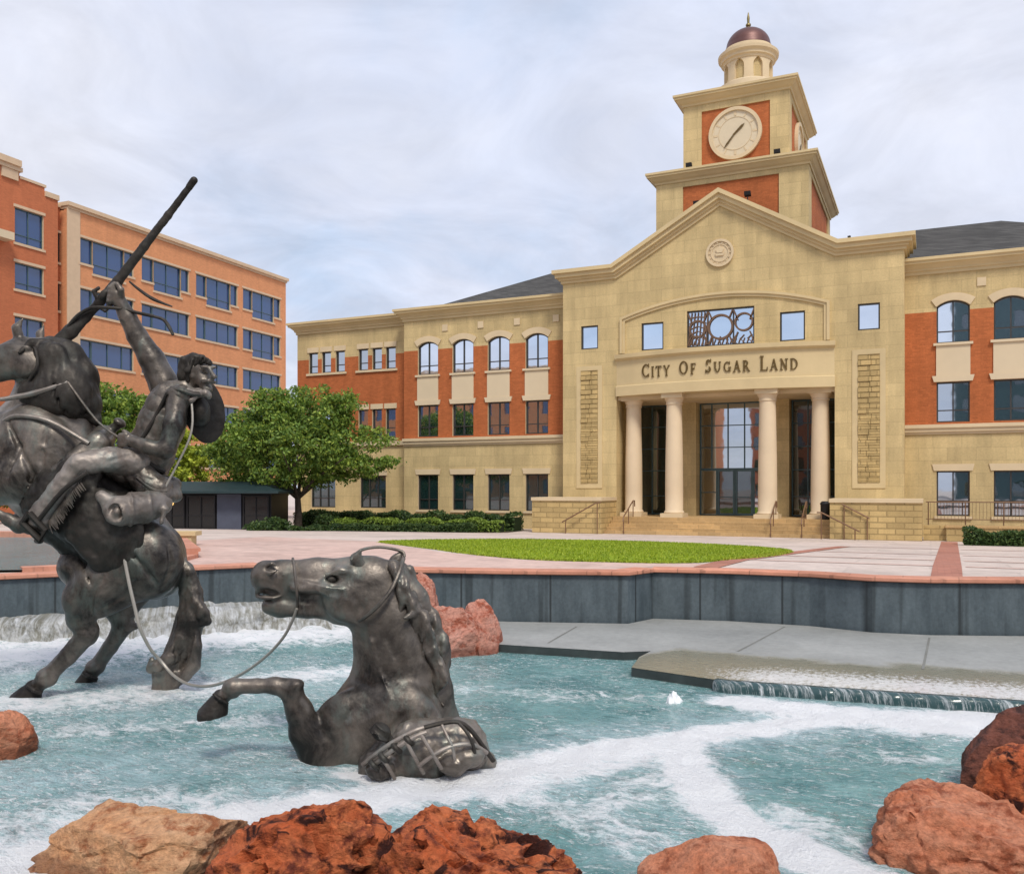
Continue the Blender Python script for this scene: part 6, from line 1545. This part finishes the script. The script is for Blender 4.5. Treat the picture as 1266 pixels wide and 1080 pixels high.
# ---------------------------------------------------------------- lead rope between the two statues
def wpt(u, v, d): a = (u-633)/1110*d; return Vector((a*ct-d*st, a*st+d*ct, CAMZ+(603-v)/1110*d))
rp = [(147, 628, 11.36), (149, 652, 11.32), (154, 690, 11.3), (160, 722, 11.25), (167, 752, 11.22), (173, 776, 11.2), (186, 802, 11.3), (200, 818, 11.4), (214, 834, 11.3), (232, 845, 11.0), (255, 848, 10.5), (280, 842, 10.0), (305, 829, 9.6), (330, 810, 9.35), (350, 788, 9.2), (361, 768, 9.12), (367, 752, 9.06)]
base = wpt(*rp[8]); t = thing('lead_rope', 'thin bronze lead rope looping from the bedroll past the tail to the swimming horse chin', 'rope', (base.x, base.y, 0))
pp = [wpt(*p)-Vector((base.x, base.y, 0)) for p in rp]; out = []
for i in range(len(pp)-1):
    p0, p1, p2, p3 = pp[max(i-1, 0)], pp[i], pp[i+1], pp[min(i+2, len(pp)-1)]
    for q in range(5): k = q/5; out.append(tuple(.5*((2*p1)+(p2-p0)*k+(2*p0-5*p1+4*p2-p3)*k*k+(3*p1-p0-3*p2+p3)*k**3)))
out.append(tuple(pp[-1])); m = MB(); m.tube(out, [.024-.010*i/len(out) for i in range(len(out))], 8); m.build('cord', M['rope'], t, smooth=True)
# ================================================================== LIGHT, SKY
w = bpy.data.worlds.new('World'); scene.world = w; w.use_nodes = True
nt = w.node_tree; N = nt.nodes; L = nt.links; bg = N['Background']
def nd(t, **k):
    n = N.new(t)
    for a, b in k.items(): setattr(n, a, b)
    return n
SUN_EL, SUN_AZ = R(52), R(-62)        # the sun stands high behind the camera's right shoulder, veiled by cloud
sky = nd('ShaderNodeTexSky', sky_type='NISHITA', sun_disc=False); sky.sun_elevation = SUN_EL
sdir = Vector((math.cos(SUN_EL)*math.sin(R(38)), -math.cos(SUN_EL)*math.cos(R(38)), math.sin(SUN_EL)))
sky.sun_rotation = math.atan2(sdir.x, sdir.y)
tc = nd('ShaderNodeTexCoord'); sp = nd('ShaderNodeSeparateXYZ'); L.new(tc.outputs['Generated'], sp.inputs[0])
def mt(op, a, b=None):
    n = nd('ShaderNodeMath', operation=op)
    for i, v in enumerate((a, b)):
        if v is None: continue
        if isinstance(v, bpy.types.NodeSocket): L.new(v, n.inputs[i])
        else: n.inputs[i].default_value = v
    return n.outputs[0]
zz = mt('ADD', mt('MAXIMUM', sp.outputs[2], 0), .22)
cb = nd('ShaderNodeCombineXYZ'); L.new(mt('DIVIDE', sp.outputs[0], zz), cb.inputs[0]); L.new(mt('DIVIDE', sp.outputs[1], zz), cb.inputs[1])
def noise(sc, det, ro, dist=0):
    n = nd('ShaderNodeTexNoise'); n.inputs['Scale'].default_value = sc; n.inputs['Detail'].default_value = det; n.inputs['Roughness'].default_value = ro; n.inputs['Distortion'].default_value = dist
    L.new(cb.outputs[0], n.inputs['Vector']); return n.outputs['Fac']
def ramp(f, st_):
    n = nd('ShaderNodeValToRGB'); e = n.color_ramp.elements
    while len(e) < len(st_): e.new(.5)
    for i, (p, c) in enumerate(st_): e[i].position = p; e[i].color = (*c, 1) if not isinstance(c, (int, float)) else (c, c, c, 1)
    L.new(f, n.inputs[0]); return n.outputs[0]
def mix(f, a, b, bt='MIX'):
    n = nd('ShaderNodeMix', data_type='RGBA', blend_type=bt)
    for s, v in ((n.inputs[0], f), (n.inputs[6], a), (n.inputs[7], b)):
        if isinstance(v, bpy.types.NodeSocket): L.new(v, s)
        elif isinstance(v, tuple): s.default_value = (*v, 1)
        else: s.default_value = v
    return n.outputs[2]
cl = ramp(noise(.85, 7, .56, .5), [(.34, (4.0, 4.8, 6.2)), (.47, (5.1, 5.45, 6.5)), (.62, (5.9, 6.05, 6.75))])
wisp = ramp(noise(2.6, 7, .6, .8), [(.36, .88), (.64, 1.07)])
cloud = mix(1.0, cl, wisp, 'MULTIPLY')
cover = ramp(noise(.55, 5, .55, .3), [(.28, .80), (.5, .97)])
c = mix(cover, sky.outputs[0], cloud)
L.new(c, bg.inputs[0]); bg.inputs[1].default_value = .1
sun = bpy.data.lights.new('sun', 'SUN'); sun.energy = 1.8; sun.angle = R(13); sun.color = (1, .94, .84)
so = link(bpy.data.objects.new('sun', sun)); so.rotation_euler = (-sdir).to_track_quat('-Z', 'Y').to_euler(); so.location = (0, 0, 40)
vs_ = scene.view_settings; vs_.view_transform = 'Standard'; vs_.look = 'None'; vs_.exposure = .56; vs_.gamma = 1
scene.render.resolution_x, scene.render.resolution_y = 1024, 873
